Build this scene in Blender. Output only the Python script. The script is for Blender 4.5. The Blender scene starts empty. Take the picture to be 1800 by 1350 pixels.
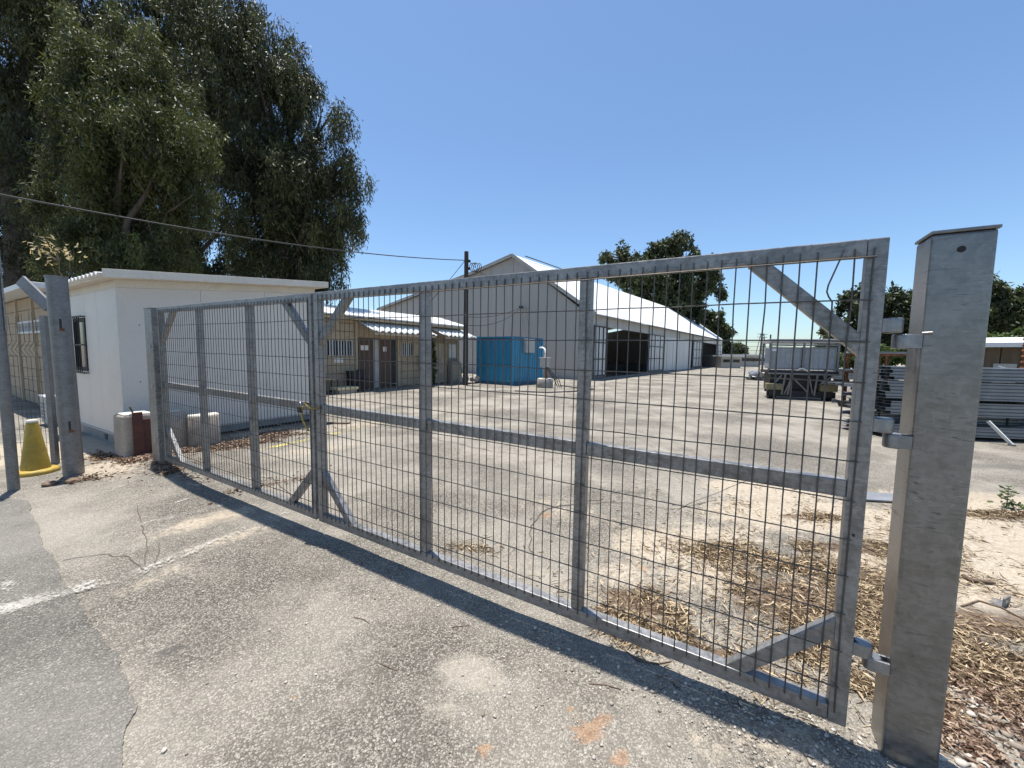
import bpy, bmesh, math, random
import numpy as np
from mathutils import Vector, Matrix, Euler
random.seed(7); rng = np.random.default_rng(7)
R = math.radians
scene = bpy.context.scene
C = scene.collection

# ------------------------------------------------------------------ camera
PITCH, ROLL, HCAM, FPX = R(4.6), R(0.85), 1.6, 680.0
_fw = np.array([0, math.cos(PITCH), -math.sin(PITCH)])
_up0 = np.array([0, math.sin(PITCH), math.cos(PITCH)])
_rt0 = np.array([1.0, 0, 0])
_rt = _rt0*math.cos(ROLL) + _up0*math.sin(ROLL)
_up = _up0*math.cos(ROLL) - _rt0*math.sin(ROLL)
cam_d = bpy.data.cameras.new('camera'); cam = bpy.data.objects.new('camera', cam_d); C.objects.link(cam)
cam_d.sensor_width = 36.0; cam_d.lens = FPX/1800*36.0
cam_d.clip_start = 0.05; cam_d.clip_end = 3000
cam.matrix_world = Matrix(((_rt[0], _up[0], -_fw[0], 0), (_rt[1], _up[1], -_fw[1], 0), (_rt[2], _up[2], -_fw[2], HCAM), (0, 0, 0, 1)))
scene.camera = cam

# ------------------------------------------------------------------ sky, sun, exposure
SUN_EL, SUN_AZ = R(81), math.atan2(-0.598, 0.801)       # azimuth measured from +Y towards +X
world = bpy.data.worlds.new('World'); scene.world = world; world.use_nodes = True
wn = world.node_tree; wn.nodes.clear()
sky = wn.nodes.new('ShaderNodeTexSky'); sky.sky_type = 'NISHITA'; sky.sun_disc = False
sky.sun_elevation = SUN_EL; sky.sun_rotation = SUN_AZ
sky.altitude = 50; sky.air_density = 1.0; sky.dust_density = 0.7; sky.ozone_density = 2.5
bg = wn.nodes.new('ShaderNodeBackground'); bg.inputs['Strength'].default_value = 0.112
wo = wn.nodes.new('ShaderNodeOutputWorld')
wmul = wn.nodes.new('ShaderNodeMix'); wmul.data_type = 'RGBA'; wmul.blend_type = 'MULTIPLY'; wmul.inputs[0].default_value = 1.0; wmul.inputs[7].default_value = (0.88, 1.0, 1.08, 1)
wn.links.new(sky.outputs[0], wmul.inputs[6]); wn.links.new(wmul.outputs[2], bg.inputs[0]); wn.links.new(bg.outputs[0], wo.inputs[0])
sun_d = bpy.data.lights.new('sun', 'SUN'); sun_d.energy = 5.0; sun_d.angle = R(0.53); sun_d.color = (1.0, 0.955, 0.89)
sun = bpy.data.objects.new('sun', sun_d); C.objects.link(sun)
S = Vector((math.sin(SUN_AZ)*math.cos(SUN_EL), math.cos(SUN_AZ)*math.cos(SUN_EL), math.sin(SUN_EL)))
sun.rotation_euler = S.to_track_quat('Z', 'Y').to_euler(); sun.location = S*60
vs = scene.view_settings
vs.view_transform = 'Standard'; vs.look = 'None'; vs.gamma = 1.0; vs.use_curve_mapping = False
vs.exposure = 0.56
scene.cycles.max_bounces = 4; scene.cycles.diffuse_bounces = 2; scene.cycles.glossy_bounces = 2; scene.cycles.transmission_bounces = 2; scene.cycles.transparent_max_bounces = 6

# ------------------------------------------------------------------ helpers
def ray(px, py):
    return _rt*((px-900)/FPX) + _up*((675-py)/FPX) + _fw
def gp(px, py, z=0.0):                      # survey: ground point under a sight line
    r = ray(px, py); t = (z-HCAM)/r[2]
    return Vector((t*r[0], t*r[1], z))
def at(px, py, Y):                          # survey: point of a sight line at a given distance
    r = ray(px, py); t = Y/r[1]
    return Vector((t*r[0], Y, HCAM+t*r[2]))

class MB:
    def __init__(s): s.v = []; s.f = []; s.sm = []
    def add(s, vs, fs, smooth=False):
        b = len(s.v); s.v += [tuple(p) for p in vs]
        for f in fs: s.f.append(tuple(i+b for i in f)); s.sm.append(smooth)
        return s
    def box(s, x0, x1, y0, y1, z0, z1):
        return s.add([(x0,y0,z0),(x1,y0,z0),(x1,y1,z0),(x0,y1,z0),(x0,y0,z1),(x1,y0,z1),(x1,y1,z1),(x0,y1,z1)],
              [(0,3,2,1),(4,5,6,7),(0,1,5,4),(1,2,6,5),(2,3,7,6),(3,0,4,7)])
    def hexa(s, pts):                       # 8 points, bottom 4 ccw then top 4
        return s.add(pts, [(0,3,2,1),(4,5,6,7),(0,1,5,4),(1,2,6,5),(2,3,7,6),(3,0,4,7)])
    def bar(s, p0, p1, w, h, up=(0,0,1)):   # rectangular bar, w across, h along 'up'
        p0, p1 = Vector(p0), Vector(p1); a = (p1-p0).normalized(); u = Vector(up)
        u = (u - a*u.dot(a))
        if u.length < 1e-5: u = Vector((0,1,0)) - a*a.y
        u.normalize(); r = a.cross(u)
        q = [p + r*(w/2*i) + u*(h/2*j) for p in (p0, p1) for i, j in ((-1,-1),(1,-1),(1,1),(-1,1))]
        return s.add(q, [(0,1,2,3),(7,6,5,4),(0,4,5,1),(1,5,6,2),(2,6,7,3),(3,7,4,0)])
    def tube(s, pts, rad, n=8, caps=True, smooth=True):
        pts = [Vector(p) for p in pts]; m = len(pts)
        rr = rad if isinstance(rad, (list, tuple)) else [rad]*m
        vs = []; u = None
        for i, p in enumerate(pts):
            t = (pts[min(i+1,m-1)] - pts[max(i-1,0)]).normalized()
            if u is None: u = t.orthogonal().normalized()
            u = (u - t*u.dot(t)).normalized(); w = t.cross(u)
            for k in range(n):
                a = 2*math.pi*k/n; vs.append(p + (u*math.cos(a) + w*math.sin(a))*rr[i])
        fs = [(i*n+k, i*n+(k+1)%n, (i+1)*n+(k+1)%n, (i+1)*n+k) for i in range(m-1) for k in range(n)]
        s.add(vs, fs, smooth)
        if caps: s.add(vs[:n], [tuple(range(n))[::-1]]); s.add(vs[-n:], [tuple(range(n))])
        return s
    def lathe(s, prof, c=(0,0,0), n=24, smooth=True):
        vs = [(c[0]+r*math.cos(2*math.pi*k/n), c[1]+r*math.sin(2*math.pi*k/n), c[2]+z) for r, z in prof for k in range(n)]
        m = len(prof)
        fs = [(i*n+k, i*n+(k+1)%n, (i+1)*n+(k+1)%n, (i+1)*n+k) for i in range(m-1) for k in range(n)]
        s.add(vs, fs, smooth)
        s.add(vs[-n:], [tuple(range(n))]); s.add(vs[:n], [tuple(range(n))[::-1]])
        return s
    def prism(s, poly, fn, t0, t1):         # poly of 2-D points, fn(a,b,t) -> xyz
        k = len(poly)
        vs = [fn(a,b,t0) for a,b in poly] + [fn(a,b,t1) for a,b in poly]
        fs = [tuple(range(k))[::-1], tuple(range(k,2*k))] + [(i,(i+1)%k,k+(i+1)%k,k+i) for i in range(k)]
        return s.add(vs, fs)
    def mesh(s, name, mat=None):
        me = bpy.data.meshes.new(name); me.from_pydata(s.v, [], s.f)
        me.polygons.foreach_set('use_smooth', s.sm)
        bm = bmesh.new(); bm.from_mesh(me); bmesh.ops.recalc_face_normals(bm, faces=bm.faces); bm.to_mesh(me); bm.free()
        if mat: me.materials.append(mat)
        return me
    def build(s, name, mat, parent=None, bevel=0, loc=None):
        o = bpy.data.objects.new(name, s.mesh(name, mat)); C.objects.link(o)
        if parent: o.parent = parent
        if loc is not None: o.location = loc
        if bevel:
            m = o.modifiers.new('bevel', 'BEVEL'); m.width = bevel; m.segments = 2; m.limit_method = 'ANGLE'; m.angle_limit = R(40)
            m.harden_normals = False
        return o
def link(name, me, parent=None, loc=(0,0,0), rot=(0,0,0)):
    o = bpy.data.objects.new(name, me); C.objects.link(o); o.parent = parent; o.location = loc; o.rotation_euler = rot
    return o
def tag(o, label=None, cat=None, group=None, kind=None):
    if label: o['label'] = label
    if cat: o['category'] = cat
    if group: o['group'] = group
    if kind: o['kind'] = kind
    return o
def thing(name, label, cat, loc=(0,0,0), rz=0.0, group=None):
    o = bpy.data.objects.new(name, None); C.objects.link(o); o.location = loc; o.rotation_euler = (0,0,rz)
    o.empty_display_size = 0.2
    return tag(o, label, cat, group)

# ------------------------------------------------------------------ numpy value noise
def vnoise(x, y, seed=0):
    xi = np.floor(x).astype(np.int64); yi = np.floor(y).astype(np.int64); xf = x-xi; yf = y-yi
    def h(a, b):
        n = (a*374761393 + b*668265263 + seed*1442695041) & 0xffffffff
        n = ((n ^ (n >> 13))*1274126177) & 0xffffffff
        return ((n ^ (n >> 16)) & 0xffff)/65535.0
    u = xf*xf*(3-2*xf); v = yf*yf*(3-2*yf)
    return (h(xi,yi)*(1-u)+h(xi+1,yi)*u)*(1-v) + (h(xi,yi+1)*(1-u)+h(xi+1,yi+1)*u)*v
def fbm(x, y, seed=0, o=4):
    r = 0; a = .5
    for i in range(o): r = r + a*vnoise(x*2**i, y*2**i, seed+i*17); a *= .5
    return r

# ------------------------------------------------------------------ materials
class NT:
    def __init__(s, name):
        s.m = bpy.data.materials.new(name); s.m.use_nodes = True; s.t = s.m.node_tree; s.t.nodes.clear()
        s.out = s.t.nodes.new('ShaderNodeOutputMaterial'); s.p = s.n('ShaderNodeBsdfPrincipled')
        s.t.links.new(s.p.outputs[0], s.out.inputs[0])
    def n(s, typ, props=None, **inp):
        nd = s.t.nodes.new(typ)
        for k, v in (props or {}).items(): setattr(nd, k, v)
        for k, v in inp.items(): s.set(nd, k, v)
        return nd
    def set(s, nd, k, v):
        key = int(k[1:]) if k[0] == 'i' and k[1:].isdigit() else k.replace('_', ' ')
        sock = nd.inputs[key]
        if isinstance(v, bpy.types.NodeSocket): s.t.links.new(v, sock)
        else: sock.default_value = v
    def pos(s, scale=(1,1,1), obj=False):
        if obj: src = s.n('ShaderNodeTexCoord').outputs['Object']
        else: src = s.n('ShaderNodeNewGeometry').outputs['Position']
        return s.n('ShaderNodeMapping', i0=src, Scale=scale).outputs[0]
    def noise(s, vec, scale, detail=4, rough=.55, dist=0):
        return s.n('ShaderNodeTexNoise', Vector=vec, Scale=scale, Detail=detail, Roughness=rough, Distortion=dist).outputs['Fac']
    def vor(s, vec, scale, feature='F1', rnd=1.0):
        return s.n('ShaderNodeTexVoronoi', {'feature': feature}, Vector=vec, Scale=scale, Randomness=rnd)
    def ramp(s, fac, lo, hi, a=0.0, b=1.0, interp='SMOOTHSTEP'):
        nd = s.n('ShaderNodeMapRange', {'interpolation_type': interp}, Value=fac)
        nd.inputs['From Min'].default_value = lo; nd.inputs['From Max'].default_value = hi
        nd.inputs['To Min'].default_value = a; nd.inputs['To Max'].default_value = b
        return nd.outputs[0]
    def math(s, op, a, b=0.0):
        return s.n('ShaderNodeMath', {'operation': op}, i0=a, i1=b).outputs[0]
    def mix(s, fac, a, b, mode='MIX'):
        nd = s.n('ShaderNodeMix', {'data_type': 'RGBA', 'blend_type': mode})
        for k, v in ((0, fac), (6, a), (7, b)):
            if isinstance(v, bpy.types.NodeSocket): s.t.links.new(v, nd.inputs[k])
            else: nd.inputs[k].default_value = v if k == 0 else (v if len(v) == 4 else (*v, 1))
        return nd.outputs[2]
    def bump(s, h, strength=.3, dist=.01, prev=None):
        nd = s.n('ShaderNodeBump', Height=h, Strength=strength, Distance=dist)
        if prev is not None: s.t.links.new(prev, nd.inputs['Normal'])
        return nd.outputs[0]
    def fin(s, col=None, rough=None, metal=None, normal=None, spec=None):
        if col is not None: s.set(s.p, 'Base_Color', col if isinstance(col, bpy.types.NodeSocket) or len(col) == 4 else (*col, 1))
        if rough is not None: s.set(s.p, 'Roughness', rough)
        if metal is not None: s.set(s.p, 'Metallic', metal)
        if spec is not None: s.set(s.p, 'Specular_IOR_Level', spec)
        if normal is not None: s.set(s.p, 'Normal', normal)
        return s.m
def plain(name, col, rough=.6, metal=0, var=.25, scale=4, bump=.15, fine=60, dirt=None, obj=True, streak=False):
    t = NT(name); v = t.pos(obj=obj); sv = t.pos((1,1,.12), obj=obj) if streak else v
    a = t.noise(sv, scale, 6, .65); b = t.noise(v, fine, 3)
    c = t.mix(t.ramp(a, .3, .7), tuple(x*(1-var) for x in col), tuple(min(1, x*(1+var)) for x in col))
    c = t.mix(t.math('MULTIPLY', t.ramp(b, .35, .65), .35), c, tuple(x*.7 for x in col))
    if dirt: c = t.mix(t.ramp(t.noise(sv, scale*1.9+.3, 5, .7, .6), .54, .72), c, dirt)
    return t.fin(c, t.ramp(b, .3, .7, rough*.88, min(1, rough*1.12)), metal, t.bump(t.math('ADD', a, t.math('MULTIPLY', b, .4)), bump, .006))

def make_galv(name, lo=.30, hi=.50, metal=.62, seedoff=0.0, dirty=.35, smooth=False):
    t = NT(name); v = t.pos(obj=True)
    v = t.n('ShaderNodeVectorMath', {'operation': 'ADD'}, i0=v, i1=(seedoff, seedoff*1.7, 0)).outputs[0]
    oi = t.n('ShaderNodeObjectInfo').outputs['Random']
    sp = t.vor(v, 55).outputs['Color']; spv = t.n('ShaderNodeSeparateColor', i0=sp).outputs[0]
    nz = t.noise(v, 5, 7, .68, .8); st = t.noise(t.n('ShaderNodeMapping', i0=v, Scale=(3, 3, 22)).outputs[0], 1.6, 6, .7, 1.2)
    f = t.math('ADD', t.math('MULTIPLY', nz, .55), t.math('ADD', t.math('MULTIPLY', spv, .10), t.math('MULTIPLY', st, .38)))
    c = t.mix(t.ramp(f, .34, .68), (lo*1.03, lo, lo*.95), (hi*1.03, hi, hi*.96))
    c = t.mix(t.math('MULTIPLY', t.ramp(st, .55, .70), dirty), c, (.085, .082, .078))
    c = t.mix(t.math('MULTIPLY', t.ramp(t.noise(v, 11, 5, .7, 1.5), .62, .74), .25), c, (.52, .51, .49))
    s4 = t.noise(t.n('ShaderNodeMapping', i0=v, Scale=(5, 5, 34)).outputs[0], 1.5, 5, .62, 2.2); s5 = t.noise(t.n('ShaderNodeMapping', i0=v, Scale=(4, 4, 26), Location=(3, 9, 2)).outputs[0], 1.9, 5, .62, 2.6)
    zone = t.ramp(t.noise(v, 2.2, 3), .42, .6)
    c = t.mix(t.math('MULTIPLY', t.math('MULTIPLY', t.ramp(s4, .60, .68), zone), dirty), c, (.05, .05, .05))
    c = t.mix(t.math('MULTIPLY', t.math('MULTIPLY', t.ramp(s5, .60, .70), zone), .55), c, (.50, .51, .51))
    c = t.mix(t.math('MULTIPLY', oi, .18), c, (.2, .205, .21))
    r = t.ramp(f, .3, .7, .26, .42) if smooth else t.ramp(f, .3, .7, .32, .54)
    return t.fin(c, r, metal, t.bump(t.math('ADD', st, t.math('MULTIPLY', nz, .6)), .07 if smooth else .16, .004))
M = {}
M['galv'] = make_galv('galvanized steel', .13, .36, .5, 0, .6)
M['galv_post'] = make_galv('galvanized plate steel', .155, .285, .72, 3.1, .8, True)
M['galv_old'] = make_galv('weathered galvanized steel', .14, .26, .45, 7.7, .5)
M['wire'] = plain('galvanized wire', (.10, .092, .083), .5, .4, .3, 9, 0)
M['hinge'] = plain('hinge steel', (.26, .265, .27), .42, .7, .3, 14, .2, streak=True)
M['sheet_white'] = plain('cabin white panel', (.64, .60, .545), .45, 0, .05, .7, .03, dirt=(.56, .52, .47))
M['cream'] = plain('cream fascia', (.66, .61, .53), .55, 0, .08, 1.2, .05, dirt=(.55, .50, .42))
M['roof_white'] = plain('white roof sheet', (.74, .74, .72), .5, .0, .06, .5, .05, dirt=(.60, .59, .56))
M['shed_grey'] = plain('shed wall sheet', (.46, .435, .405), .5, .1, .08, .35, .05, dirt=(.40, .385, .36), streak=True)
M['shed_white'] = plain('shed door sheet', (.56, .57, .57), .5, .05, .12, .8, .08, dirt=(.38, .36, .33), streak=True)
M['shed_trim'] = plain('shed beam grey', (.42, .41, .39), .6, 0, .12, 1, .08)
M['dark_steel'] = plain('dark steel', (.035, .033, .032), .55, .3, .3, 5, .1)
M['black'] = plain('black rubber', (.02, .02, .02), .7, 0, .2, 5, .1)
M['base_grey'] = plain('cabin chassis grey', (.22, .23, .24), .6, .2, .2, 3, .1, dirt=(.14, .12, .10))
M['beige'] = plain('beige painted concrete', (.41, .32, .215), .85, 0, .12, 1.6, .25, dirt=(.27, .20, .13))
M['beige_trim'] = plain('beige trim', (.45, .365, .255), .8, 0, .12, 2, .15, dirt=(.38, .30, .22))
M['brown_door'] = plain('brown door', (.085, .042, .026), .5, 0, .3, 2, .1, streak=True)
M['blue'] = plain('container blue paint', (.034, .235, .385), .5, .05, .18, .9, .12, dirt=(.05, .15, .23), streak=True)
M['blue_dark'] = plain('container dark blue', (.025, .12, .21), .55, .05, .2, 2, .1, dirt=(.10, .07, .05))
M['concrete'] = plain('raw concrete', (.44, .38, .31), .9, 0, .2, 3, .5, 40, dirt=(.26, .21, .16))
M['pale_paint'] = plain('flaking pale paint', (.72, .67, .57), .85, 0, .15, 9, .4, dirt=(.34, .24, .16))
M['concrete_dk'] = plain('old grey concrete', (.30, .28, .25), .9, 0, .25, 5, .5, 40, dirt=(.16, .14, .12))
M['redbrown'] = plain('red oxide paint', (.095, .028, .018), .6, .05, .3, 6, .3, dirt=(.05, .02, .015))
M['yellow'] = plain('faded yellow plastic', (.42, .285, .04), .6, 0, .18, 5, .25, dirt=(.25, .19, .06))
M['pole_wood'] = plain('creosoted pole wood', (.045, .035, .028), .85, 0, .35, 3, .5, streak=True)
M['cable'] = plain('black cable', (.022, .022, .024), .55, 0, .2, 8, 0)
M['chain_yellow'] = plain('yellow sheathed chain', (.30, .22, .05), .5, .1, .3, 30, .1)
M['steel_bright'] = plain('chain steel', (.4, .4, .4), .35, .8, .2, 20, 0)
M['grey_box'] = plain('grey cabinet', (.42, .41, .39), .6, .05, .12, 3, .1, dirt=(.3, .27, .22))
M['profile'] = plain('new galvanized profile', (.23, .245, .26), .38, .6, .18, 1.6, .05)
M['rust'] = plain('rusty iron', (.19, .075, .03), .85, .1, .5, 6, .5, dirt=(.07, .03, .02))
M['ibc'] = plain('translucent white tank', (.36, .38, .40), .4, 0, .12, 2, .05)
M['fender'] = plain('mud yellow fender', (.20, .17, .09), .6, 0, .25, 4, .15, dirt=(.18, .13, .06))
M['paper'] = plain('white paper notice', (.72, .70, .66), .8, 0, .06, 8, 0)
M['bark'] = plain('eucalyptus bark', (.085, .065, .05), .9, 0, .4, 1.4, .6, 14, streak=True)
M['stone'] = plain('pale stone', (.58, .50, .42), .9, 0, .3, 14, .4, dirt=(.42, .2, .12))
M['twig'] = plain('dry twig', (.16, .11, .075), .9, 0, .35, 18, .3)
M['far_wall'] = plain('distant wall', (.50, .47, .42), .85, 0, .15, .5, .05)
M['glass'] = plain('dark window glass', (.02, .022, .025), .12, 0, .1, 2, 0)
M['wood_crate'] = plain('grey packaging', (.20, .21, .25), .7, 0, .3, 1.5, .1)
t = NT('lamp bulb'); t.set(t.p, 'Emission_Color', (1, .95, .85, 1)); t.set(t.p, 'Emission_Strength', 6.0); M['bulb'] = t.m

def leaf_mat(name, dark, light, rough=.42, trans=.25, spec=.5):
    t = NT(name); a = t.n('ShaderNodeAttribute', {'attribute_name': 'tint'}).outputs['Fac']
    c = t.mix(a, dark, light); t.fin(c, rough, 0, spec=spec)
    tr = t.n('ShaderNodeBsdfTranslucent', Color=t.mix(.5, c, (light[0]*1.3, light[1]*1.4, light[2]*.8)))
    mx = t.n('ShaderNodeMixShader', Fac=trans); t.t.links.new(t.p.outputs[0], mx.inputs[1]); t.t.links.new(tr.outputs[0], mx.inputs[2])
    t.t.links.new(mx.outputs[0], t.out.inputs[0]); return t.m
M['leaf_euc'] = leaf_mat('eucalyptus leaves', (.012, .016, .004), (.092, .100, .032), .58, .16)
M['leaf_wil'] = leaf_mat('light green leaves', (.018, .024, .005), (.122, .134, .036), .55, .22)
M['leaf_dark'] = leaf_mat('dark leaves', (.018, .026, .009), (.090, .110, .040), .55, .2)
M['leaf_green'] = leaf_mat('bright green leaves', (.045, .075, .016), (.11, .15, .04), .5, .25)
M['leaf_dry'] = leaf_mat('dry tan leaves', (.42, .29, .14), (.72, .58, .36), .6, .3)
M['litter'] = leaf_mat('fallen dry leaves', (.065, .034, .017), (.60, .47, .30), .7, .05, .2)
M['mulch'] = leaf_mat('brown leaf litter', (.075, .036, .020), (.46, .34, .25), .8, .05, .2)

def ground_mat(name, base_lo, base_hi, use_attr=True):
    t = NT(name); v = t.pos()
    vd = t.n('ShaderNodeTexNoise', Vector=v, Scale=55.0, Detail=2.0).outputs['Color']
    vd = t.n('ShaderNodeVectorMath', {'operation': 'SCALE'}, i0=vd, Scale=.016).outputs[0]
    vj = t.n('ShaderNodeVectorMath', {'operation': 'ADD'}, i0=v, i1=vd).outputs[0]
    s1 = t.vor(vj, 112); rnd = t.n('ShaderNodeSeparateColor', i0=s1.outputs['Color'])
    s2 = t.vor(v, 210); rnd2 = t.n('ShaderNodeSeparateColor', i0=s2.outputs['Color'])
    stone = t.mix(t.ramp(rnd.outputs[0], .15, .95), base_lo, base_hi)
    stone = t.mix(t.math('MULTIPLY', t.ramp(rnd2.outputs[0], .5, 1), .5), stone, tuple(x*.62 for x in base_lo))
    stone = t.mix(t.math('MULTIPLY', t.ramp(rnd.outputs[1], .86, .97), .6), stone, (.56, .51, .44))
    stone = t.mix(t.math('MULTIPLY', t.ramp(s1.outputs['Distance'], .42, .72), .8), stone, tuple(x*.32 for x in base_lo))  # gaps between stones darkened in colour, standing in for bump shading
    big = t.noise(v, .55, 6, .62); mid = t.noise(v, 3.2, 6, .65, .4)
    st = t.noise(t.pos((1.4, .22, 1)), 1.7, 5, .65)
    c = t.mix(t.math('MULTIPLY', t.ramp(big, .38, .64), .5), stone, tuple(min(1, x*1.35) for x in base_hi))
    c = t.mix(t.math('MULTIPLY', t.ramp(mid, .5, .75), .35), c, tuple(x*.72 for x in base_lo))
    c = t.mix(t.math('MULTIPLY', t.ramp(st, .48, .68), .26), c, tuple(x*.7 for x in base_lo))
    h = t.math('ADD', t.math('MULTIPLY', t.ramp(s1.outputs['Distance'], 0, .8, 1, 0, 'LINEAR'), 1.0), t.math('MULTIPLY', rnd.outputs[2], .5))
    rough = .92
    if use_attr:
        nz = t.noise(v, 6.5, 7, .7, .6); nz2 = t.noise(v, 28, 5, .7)
        nn = t.math('SUBTRACT', t.math('ADD', t.math('MULTIPLY', nz, .75), t.math('MULTIPLY', nz2, .55)), .65)
        def att(a): return t.n('ShaderNodeAttribute', {'attribute_name': a}).outputs['Fac']
        sand = t.mix(t.ramp(nz2, .3, .7), (.37, .31, .23), (.55, .475, .37))
        sand = t.mix(t.math('MULTIPLY', t.ramp(t.noise(v, 90, 3), .56, .7), .75), sand, (.22, .165, .11))
        sand = t.mix(t.math('MULTIPLY', t.ramp(t.noise(v, 2.3, 6, .7, .8), .48, .68), .55), sand, (.33, .27, .20))
        fs = t.ramp(t.math('ADD', att('sand'), t.math('MULTIPLY', nn, .9)), .36, .66)
        c = t.mix(fs, c, sand)
        red = t.mix(t.ramp(nz2, .35, .7), (.095, .064, .044), (.26, .185, .125))
        fr = t.ramp(t.math('ADD', att('soil'), t.math('MULTIPLY', nn, 1.3)), .42, .74)
        c = t.mix(fr, c, red)
        orr = t.mix(t.ramp(nz2, .35, .7), (.30, .14, .06), (.46, .28, .15))
        fo = t.ramp(t.math('ADD', att('rustspot'), t.math('MULTIPLY', nn, 1.6)), .45, .8)
        c = t.mix(t.math('MULTIPLY', fo, .55), c, orr)
        tan = t.ramp(t.math('ADD', att('dust'), t.math('MULTIPLY', nn, .9)), .4, .8)
        c = t.mix(t.math('MULTIPLY', tan, .5), c, t.mix(nz2, (.41, .36, .29), (.58, .515, .42)))
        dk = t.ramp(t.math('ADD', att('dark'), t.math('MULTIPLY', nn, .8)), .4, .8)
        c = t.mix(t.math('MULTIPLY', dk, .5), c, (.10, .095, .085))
        h = t.math('ADD', t.math('MULTIPLY', h, .7), t.math('MULTIPLY', nz2, 1.2))
    nrm = t.bump(h, .8, .010); nrm = t.bump(mid, .25, .03, nrm)
    return t.fin(c, rough, 0, nrm, .25)
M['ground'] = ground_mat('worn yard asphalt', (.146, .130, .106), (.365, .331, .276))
M['road'] = ground_mat('grey road asphalt', (.118, .109, .094), (.275, .255, .220), False)
def paint_mat(name, col, thr):
    t = NT(name); v = t.pos()
    n1 = t.noise(v, 5, 7, .7, .5); n2 = t.noise(v, 60, 4, .7)
    edge = t.n('ShaderNodeAttribute', {'attribute_name': 'wear'}).outputs['Fac']
    f = t.ramp(t.math('ADD', t.math('ADD', t.math('MULTIPLY', n1, .6), t.math('MULTIPLY', n2, .6)), edge), thr-.04, thr+.16)
    t.fin(t.mix(n2, tuple(x*.75 for x in col), col), .8, 0, t.bump(n2, .4, .004))
    tr = t.n('ShaderNodeBsdfTransparent'); mx = t.n('ShaderNodeMixShader', Fac=f)
    t.t.links.new(tr.outputs[0], mx.inputs[1]); t.t.links.new(t.p.outputs[0], mx.inputs[2]); t.t.links.new(mx.outputs[0], t.out.inputs[0])
    return t.m
M['paint_white'] = paint_mat('worn white line paint', (.50, .47, .41), .63)
M['paint_yellow'] = paint_mat('worn yellow line paint', (.70, .60, .16), .63)
M['crack'] = plain('dirt in cracks', (.10, .085, .068), .95, 0, .3, 20, .2)

# ------------------------------------------------------------------ frames of the place
GA = math.atan2(-.50416, .86361)                       # gate line; local x right, y into the yard
GX, GY = Vector((.86361, -.50416, 0)), Vector((.50416, .86361, 0))
G0 = Vector((1.37764, 1.45643, 0))
def gl(x, y, z=0): return G0 + GX*x + GY*y + Vector((0,0,z))

# ------------------------------------------------------------------ ground
def blob(X, Y, c, rx, ry, rot=0.0):
    dx, dy = X-c[0], Y-c[1]; ca, sa = math.cos(rot), math.sin(rot)
    u = (dx*ca+dy*sa)/rx; v = (-dx*sa+dy*ca)/ry
    return np.exp(-(u*u+v*v))
LP = gl(-7.0, .0)          # left gate post foot
RP = gl(.2, .1)            # right gate post foot
def ground_h(X, Y):
    near = np.exp(-((X/9)**2 + ((Y-3)/7)**2))
    z = (fbm(X*1.1, Y*1.1, 3)-.47)*.035*near + (fbm(X*7, Y*7, 9, 3)-.44)*.008*near
    z = z + .115*blob(X, Y, LP, .75, .55, -.5)
    a, b = gl(-.15, -.02), gl(.25, .0)
    soft = blob(X, Y, gl(0, .05), .9, .35, GA)
    z = z + soft*(.012 + .05*(fbm(X*9, Y*9, 21, 4)-.45))
    lit = blob(X, Y, gp(1380, 1020), .8, .6)
    z = z + lit*.02
    return z
def axis(lo, hi, f0, f1, step, grow=1.18):
    a = list(np.arange(f0, f1, step)); s = step; x = a[-1]
    while x < hi: s *= grow; x += s; a.append(x)
    s = step; x = a[0]; pre = []
    while x > lo: s *= grow; x -= s; pre.append(x)
    return np.array(pre[::-1] + a)
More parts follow.
